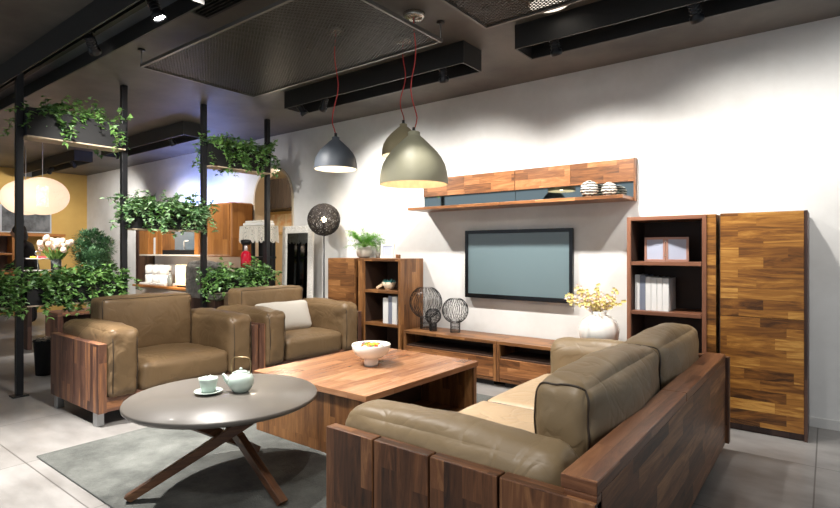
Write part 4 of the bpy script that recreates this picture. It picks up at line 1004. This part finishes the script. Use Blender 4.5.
# ================================================================ PERSON behind the first post
def skin(name, verts, edges, radii, mat, parent, sub=2):
    me = bpy.data.meshes.new(name); me.from_pydata(verts, edges, []); o = bpy.data.objects.new(name, me); COL.objects.link(o); o.parent = parent
    me.materials.append(mat)
    o.modifiers.new('Skin', 'SKIN'); 
    if not me.skin_vertices: me.attributes.new('dummy', 'FLOAT', 'POINT')
    sv = me.skin_vertices[0].data
    for i, r_ in enumerate(radii): sv[i].radius = (r_, r_) if not isinstance(r_, tuple) else r_
    sv[0].use_root = True
    s_ = o.modifiers.new('Sub', 'SUBSURF'); s_.levels = sub; s_.render_levels = sub
    for mod in (o.modifiers[0],): mod.use_smooth_shade = True
    return o
def make_person(loc, rz):
    T = thing('person', 'person in black clothing with dark hair standing behind the nearest post', 'person', loc, rz=rz)
    cloth = plain('black cloth', srgb(24, 22, 24), .8); skn = plain('skin', srgb(196, 146, 116), .5); hair = plain('dark hair', srgb(30, 22, 18), .5)
    V_ = [(0, 0, .95), (0, .02, 1.12), (0, .07, 1.30), (0, .12, 1.42), (0, .15, 1.50),
          (.10, 0, .90), (.11, .03, .50), (.11, -.02, .09), (.11, .12, .04), (-.10, 0, .90), (-.11, .02, .50), (-.11, -.03, .09), (-.11, .11, .04),
          (.18, .12, 1.40), (.25, .13, 1.14), (.20, .33, .98), (-.18, .12, 1.40), (-.25, .13, 1.14), (-.20, .33, .98)]
    E_ = [(0, 1), (1, 2), (2, 3), (3, 4), (0, 5), (5, 6), (6, 7), (7, 8), (0, 9), (9, 10), (10, 11), (11, 12), (3, 13), (13, 14), (14, 15), (3, 16), (16, 17), (17, 18)]
    Rr = [(.17, .13), (.16, .12), (.19, .13), (.15, .10), .06, .1, .065, .045, .035, .1, .065, .045, .035, .07, .05, .036, .07, .05, .036]
    b = skin('body', V_, E_, Rr, cloth, T)
    h = MB(); h.ball((0, .20, 1.62), 1, 24, 18, 0, (.078, .098, .118)); h.ball((0, .30, 1.605), .016, 10, 8, 0, (.8, 1.2, 1.4))
    for s_ in (-1, 1): h.ball((s_*.078, .20, 1.61), .026, 8, 8, 0, (.4, .8, 1.2)); h.ball((s_*.03, .285, 1.635), .012, 8, 6, 1)
    h.tube([(0, .15, 1.47), (0, .175, 1.54)], .052, 14); h.tube([(-.022, .288, 1.57), (0, .293, 1.568), (.022, .288, 1.57)], .004, 6, mi=2)
    h.build('head', [skn, plain('dark eyes', srgb(40, 30, 26), .3), plain('lips', srgb(160, 90, 80), .5)], T)
    g = MB(); g.ball((0, .178, 1.652), 1, 24, 16, 0, (.096, .108, .115)); g.ball((0, .12, 1.56), 1, 18, 12, 0, (.085, .065, .12)); g.build('hair', hair, T)
    for s_ in (-1, 1):
        f = MB(); wx, wy, wz = s_*.20, .33, .98
        f.ball((wx, wy+.05, wz-.02), 1, 14, 10, 0, (.038, .05, .022))
        for i in range(4):
            x_ = wx+(-.03+.02*i); L_ = (.06, .072, .068, .052)[i]
            f.tube([(x_, wy+.08, wz-.02), (x_, wy+.08+L_*.5, wz-.028), (x_, wy+.08+L_*.85, wz-.05)], [.0095, .0085, .007], 8)
        f.tube([(wx-s_*.03, wy+.03, wz-.02), (wx-s_*.055, wy+.055, wz-.025), (wx-s_*.06, wy+.085, wz-.035)], [.011, .0095, .008], 8)
        f.build('hand', skn, T)
    return T
make_person((-11.1, 3.22, 0), math.radians(150))

# ================================================================ KITCHENETTE
T = thing('kitchen_counter', 'pale counter with wooden edge under the wall cupboards beyond the divider', 'counter', (-8.7, 4.6, 0))
MB().box(-9.75, -7.3, 4.32, 4.865, .68, .715).build('worktop', W_KIT, T, True, .003, 0)
MB().box(-9.7, -7.35, 4.36, 4.865, 0, .6795).build('base_unit', plain('putty front', srgb(190, 176, 160), .6), T, True)
T = thing('dark_panel', 'narrow dark wooden panel on the white wall left of the wall cupboards', 'wall panel', (-10.3, 4.87, 1.0))
MB().box(-10.75, -10.1, 4.85, 4.889, 0, 2.35).build('board', W_PLANT, T, True, 0, 2)
MB().box(-10.75, -10.72, 4.83, 4.8495, 0, 2.35).build('edge', W_PLANT, T, True, 0, 2)
T = thing('wall_cupboard', 'open fronted orange wood wall cupboard with hood niche beyond the divider', 'wall cupboard', (-8.9, 4.7, 1.22)); yk = 4.58
MB().box(-10.05, -7.66, yk, 4.889, 1.215, 1.24).build('bottom_panel', plain('pale shelf board', srgb(226, 216, 200), .5), T, True)
MB().box(-10.05, -7.66, yk, 4.889, 2.0, 2.03).build('top_panel', W_KIT, T, True, 0, 0)
for a, b in ((-10.05, -9.72), (-9.44, -9.2), (-8.15, -8.02)): MB().box(a, b, yk, 4.889, 1.2405, 1.9995).build('door', W_KIT, T, True, .003, 2)
MB().box(-9.715, -9.445, 4.875, 4.889, 1.2405, 1.9995).build('back_panel', WHITEM, T, True)
MB().box(-9.195, -8.155, 4.80, 4.889, 1.32, 1.9995).build('splash_glass', plain('grey blue splash glass', srgb(150, 166, 174), .12, metal=.4), T, True)
MB().box(-9.195, -8.155, yk, 4.889, 1.2405, 1.315).build('black_base', BLACKM, T, True)
MB().box(-8.015, -7.665, 4.875, 4.889, 1.2405, 1.9995).build('back_panel', plain('cream back', srgb(224, 200, 164), .6), T, True)
MB().box(-8.015, -7.665, yk+.02, 4.8745, 1.60, 1.62).build('shelf', plain('pale shelf', srgb(226, 216, 200), .5), T, True)
MB().tube([(-8.62, 4.66, 1.316), (-8.62, 4.66, 1.45), (-8.60, 4.66, 1.47), (-8.48, 4.66, 1.47)], .012, 8).build('white_bracket', WHITE, T, True)
o = MB().box(-.06, .06, -.1, .1, 0, .30).build('white_box', WHITEM, bevel=.004); o.location = (-9.58, 4.74, 1.2415); tag(o, 'white box in the left niche of the wall cupboard', 'box')
for i, x in enumerate((-7.95, -7.87, -7.79)):
    o = MB().box(-.035, .035, -.1, .1, 0, .27+.02*(i % 2)).build('cookbook', WHITEM if i != 1 else PAGE, bevel=.003); o.location = (x+.02, 4.74, 1.2415)
    tag(o, ('white book at the left in the right hand cupboard bay', 'cream book between two white ones in the cupboard bay', 'white book at the right in the right hand cupboard bay')[i], 'book', 'books in the cupboard bay')
o = MB().lathe([(.001, 0), (.045, 0), (.05, .1), (.03, .14), (.035, .16), (.001, .16)], n=20).build('cream_jar', plain('cream jar glaze', srgb(226, 190, 140), .4)); o.location = (-7.83, 4.72, 1.6205); tag(o, 'cream jar on the upper shelf of the cupboard bay', 'jar')
T = thing('tall_wall_cupboard', 'tall orange wood wall cupboard with a rounded corner beside the arch', 'wall cupboard', (-7.0, 4.7, 1.21))
MB().box(-7.655, -6.985, 4.50, 4.889, 1.21, 2.03).build('body', W_KIT, T, True, .03, 2, seg=4)
MB().box(-7.60, -7.02, 4.489, 4.4995, 1.24, 2.0).build('door', W_KIT, T, True, .003, 2)
# counter objects
for r_ in range(3):
    for k in range(2):
        T = thing('white_canister', ('lower','upper')[k]+' white canister in the '+('left','middle','right')[r_]+' stack on the far counter', 'canister', (-9.42+r_*.24, 4.5, .7555+k*.155), 'white canisters stacked on the far counter')
        MB().lathe([(.001, 0), (.095, 0), (.1, .01), (.1, .135), (.001, .137)], n=20).build('body', WHITE, T); MB().lathe([(.001, .1372), (.09, .1375), (.09, .148), (.012, .15), (.001, .15)], n=20).build('lid', WHITEM, T)
o = MB().box(-.45, .45, -.13, .13, 0, .035).build('serving_tray', WHITE, bevel=.008); o.location = (-9.15, 4.5, .7165); tag(o, 'white tray under the canisters on the far counter', 'tray')
for i, (x, y, h, mt, lab) in enumerate(((-8.53, 4.55, .36, plain('green bottle glass', srgb(40, 84, 60), .1, trans=.3), 'dark green bottle on the far counter next to the glowing lamp'), (-8.62, 4.42, .26, plain('grey bottle glass', srgb(150, 160, 160), .1, trans=.5), 'short clear bottle on the far counter beside the green bottle'))):
    T = thing('glass_bottle', lab, 'bottle', (x, y, .7165))
    MB().lathe([(.001, 0), (.04, 0), (.042, h*.5), (.03, h*.65), (.014, h*.75), (.014, h*.93), (.001, h*.93)], n=18).build('body', mt, T); MB().lathe([(.001, h*.931), (.016, h*.931), (.016, h), (.001, h)], n=12).build('stopper', BLACKM, T)
T = thing('table_lamp', 'glowing square table lamp on the far counter', 'table lamp', (-8.22, 4.5, .7165))
MB().box(-.13, .13, -.1, .1, 0, .03).build('base', BLACKM, T)
MB().box(-.15, .15, -.12, .12, .031, .36).build('shade', plain('lit paper shade', srgb(250, 220, 180), .8, emit=(1, .74, .45, 1), es=.9, bump=.3, bscale=10), T, bevel=.01)
MB().ball((0, -.13, .18), .05, 12, 8).build('bulb', plain('lamp bulb', (1, 1, 1, 1), emit=(1, .9, .75, 1), es=8), T)
l = bpy.data.lights.new('lamp', 'POINT'); l.energy = 14; l.color = (1, .8, .6); l.shadow_soft_size = .08; o = bpy.data.objects.new('table_lamp_light', l); o.location = (-8.2, 4.25, 1.0); COL.objects.link(o)
T = thing('grey_bench', 'grey quilted bench back in front of the tall wall cupboard', 'bench', (-6.9, 4.0, 0))
cushion(-7.32, -6.5, 3.95, 4.13, .62, 1.14, .07, (.02, .02, .03), .02, 60).build('back_cushion', plain('grey silver quilt', srgb(150, 146, 138), .7, bump=.8, bscale=30, var=.3, vscale=20), T, True)
MB().box(-7.27, -6.55, 3.97, 4.11, 0, .64).build('base', W_PLANT, T, True, .003, 2)

# crochet topped unit
T = thing('crochet_topped_shelf', 'black shelf stand topped with a white crochet cloth before the arch', 'shelf stand', (-6.14, 4.38, 0))
for x in (-6.37, -5.92):
    for y in (4.31, 4.45): MB().box(x-.02, x+.02, y-.02, y+.02, 0, 1.60).build('post', BLACK, T, True)
for z in (.3, .8, 1.20, 1.60): MB().box(-6.395, -5.895, 4.28, 4.48, z, z+.025).build('shelf', BLACK, T, True)
MB().box(-6.28, -5.98, 4.472, 4.479, .3, 1.59).build('back_panel', BLACKM, T, True)
m = MB(); CR = translucent('crochet cotton', srgb(236, 230, 216), .2, .40, 60)
x0, x1, y0, y1 = -6.41, -5.88, 4.26, 4.50; per = []
seg = 24
for i in range(seg): per.append((x0+(x1-x0)*i/seg, y0))
for i in range(10): per.append((x1, y0+(y1-y0)*i/10))
for i in range(seg): per.append((x1-(x1-x0)*i/seg, y1))
for i in range(10): per.append((x0, y1-(y1-y0)*i/10))
k = len(per); vs = []
for q, dz in enumerate((0, .05, .1, .15, .2)):
    for i, (x, y) in enumerate(per):
        cx_, cy_ = x-(x0+x1)/2, y-(y0+y1)/2; s_ = 1+.02*math.sin(i*1.3)*q*.3+.01*q
        zz = 1.64-dz-(.035*abs(math.sin(i*PI/4)) if q == 4 else 0)
        vs.append(((x0+x1)/2+cx_*s_, (y0+y1)/2+cy_*s_, zz))
fs = [(q*k+i, q*k+(i+1) % k, (q+1)*k+(i+1) % k, (q+1)*k+i) for q in range(4) for i in range(k)]; fs.append(tuple(range(k)))
m.add(vs, fs); m.add([(v[0]*1.0, v[1], v[2]+.003) for v in vs[:k]], [tuple(range(k))])
tag(m.build('crochet_cloth', CR, loc=(-6.14, 4.38, 1.63)), 'white crochet cloth with scalloped edge draped over the black stand', 'cloth')
o = MB().box(-.22, .22, -.10, .10, 0, .035).build('folded_linen', WHITEM, bevel=.01); o.location = (-6.15, 4.38, 1.6445); tag(o, 'lower of two folded white linens on the crochet cloth', 'linen', 'folded linens')
o = MB().box(-.20, .19, -.09, .09, 0, .03).build('folded_linen', PAGE, bevel=.01); o.location = (-6.13, 4.38, 1.6805); tag(o, 'upper of two folded white linens on the crochet cloth', 'linen', 'folded linens')
T = thing('red_bottle', 'red glass bottle with a black top above the low ivy planter', 'bottle', (-6.0, 4.08, 1.08))
RED = plain('red glass', srgb(176, 14, 40), .1, coat=.5)
MB().box(-6.09, -5.91, 3.99, 4.17, 1.065, 1.079).build('coaster', BLACKM, T, True)
MB().lathe([(.001, 0), (.065, 0), (.068, .02), (.068, .17), (.05, .205), (.024, .225), (.001, .225)], (-6.0, 4.08, 1.08), 24).build('bottle_body', RED, T, True)
MB().lathe([(.022, .2251), (.022, .3), (.001, .3)], (-6.0, 4.08, 1.08), 16).build('neck', plain('clear neck', srgb(200, 190, 190), .1), T, True)
MB().lathe([(.001, .3), (.05, .3), (.065, .33), (.065, .36), (.03, .37), (.001, .37)], (-6.0, 4.08, 1.08), 20).build('cap', BLACKM, T, True)
# pedestal holding it
T = thing('plant_stand', 'slim black pedestal under the red bottle', 'pedestal', (-6.0, 4.08, 0))
MB().tube([(-6.0, 4.08, .01), (-6.0, 4.08, 1.055)], .02, 10).build('column', BLACK, T, True)
MB().lathe([(.001, 0), (.11, 0), (.11, .012), (.001, .014)], (-6.0, 4.08, 0), 24).build('base', BLACK, T, True)
MB().lathe([(.001, 1.052), (.1, 1.052), (.1, 1.064), (.001, 1.064)], (-6.0, 4.08, 0), 24).build('top_disc', BLACK, T, True)

# alcove beyond the arch
T = thing('slatted_cupboard', 'dark slatted wall cupboard seen through the arch', 'wall cupboard', (-7.4, 6.4, 1.98))
MB().box(-9.0, -6.0, 6.1, 6.59, 2.08, 2.62).build('body', plain('dark slatted wood', srgb(46, 38, 34), .6), T, True)
m = MB(); x = -8.98
while x < -6.05: m.box(x, x+.09, 6.085, 6.0995, 2.08, 2.62); x += .105
m.build('slats', plain('grey brown slat', srgb(56, 47, 42), .6, var=.2), T, True)
T = thing('framed_picture', 'pale framed picture hanging under the slatted cupboard beyond the arch', 'picture', (-8.45, 6.58, 1.6))
m = MB(); a0, a1, c0, c1 = -8.85, -8.08, 1.62, 2.07
m.box(a0, a0+.05, 6.55, 6.599, c0, c1).box(a1-.05, a1, 6.55, 6.599, c0, c1).box(a0+.05, a1-.05, 6.55, 6.599, c0, c0+.05).box(a0+.05, a1-.05, 6.55, 6.599, c1-.05, c1); m.build('frame', plain('gold frame', srgb(206, 176, 120), .4, metal=.3), T, True)
pm = wall_mat('peach print', srgb(226, 168, 110), srgb(246, 232, 200)); pm.node_tree.nodes['Noise Texture'].inputs['Scale'].default_value = 6
MB().box(a0+.05, a1-.05, 6.57, 6.599, c0+.05, c1-.05).build('print', pm, T, True)
l = bpy.data.lights.new('alcove', 'POINT'); l.energy = 60; l.color = (1, .86, .66); l.shadow_soft_size = .12; o = bpy.data.objects.new('alcove_light', l); o.location = (-7.0, 5.5, 2.3); COL.objects.link(o)  # point light and globe below it are added to light the alcove
T = thing('added_alcove_lamp', 'small globe lamp added beyond the arch to light the alcove', 'pendant lamp', (-7.0, 5.5, 2.2))
MB().ball((-7.0, 5.5, 2.75), .06, 16, 10).build('globe', plain('lit globe', (1, .9, .8, 1), emit=(1, .85, .65, 1), es=3), T, True)
MB().tube([(-7.0, 5.5, 2.81), (-7.0, 5.5, 3.0)], .004, 6).build('cord', BLACK, T, True)
# blue accent strip on the cupboard top
T = thing('light_strip', 'blue light strip lying on top of the wall cupboards', 'light strip', (-8.4, 4.75, 2.03))
MB().box(-9.3, -7.7, 4.72, 4.78, 2.0305, 2.045).build('housing', GREYP, T, True)
MB().box(-9.28, -7.72, 4.73, 4.77, 2.0455, 2.05).build('diffuser', plain('blue diffuser', (.2, .3, 1, 1), emit=(.2, .32, 1, 1), es=6), T, True)
l = bpy.data.lights.new('blue strip', 'AREA'); l.shape = 'RECTANGLE'; l.size = 1.5; l.size_y = .05; l.energy = 26; l.color = (.22, .34, 1)
o = bpy.data.objects.new('blue_strip_light', l); o.location = (-8.3, 4.70, 2.06); o.rotation_euler = (math.radians(168), 0, 0); COL.objects.link(o)

# lamp light of the string globe
l = bpy.data.lights.new('globe lamp', 'POINT'); l.energy = 9; l.color = (1, .78, .52); l.shadow_soft_size = .034
o = bpy.data.objects.new('globe_lamp_light', l); o.location = (lx, ly, lz+.06); COL.objects.link(o)

# ================================================================ world, camera, colour
wd = bpy.data.worlds.new('World'); SC.world = wd; wd.use_nodes = True
bg = wd.node_tree.nodes['Background']; bg.inputs['Color'].default_value = (.80, .90, 1, 1); bg.inputs['Strength'].default_value = .62
cam = bpy.data.cameras.new('Camera'); co = bpy.data.objects.new('Camera', cam); COL.objects.link(co); SC.camera = co
co.location = (0, 0, 1.3); co.rotation_euler = (math.radians(90), 0, math.radians(37.6))
cam.sensor_width = 36; cam.lens = 36*530/840; cam.shift_y = -3/840; cam.clip_start = .02
vs_ = SC.view_settings; vs_.view_transform = 'Standard'; vs_.look = 'None'; vs_.gamma = 1; vs_.use_curve_mapping = False; vs_.exposure = 0
for o in bpy.data.objects:
    if '_o' in o: del o['_o']
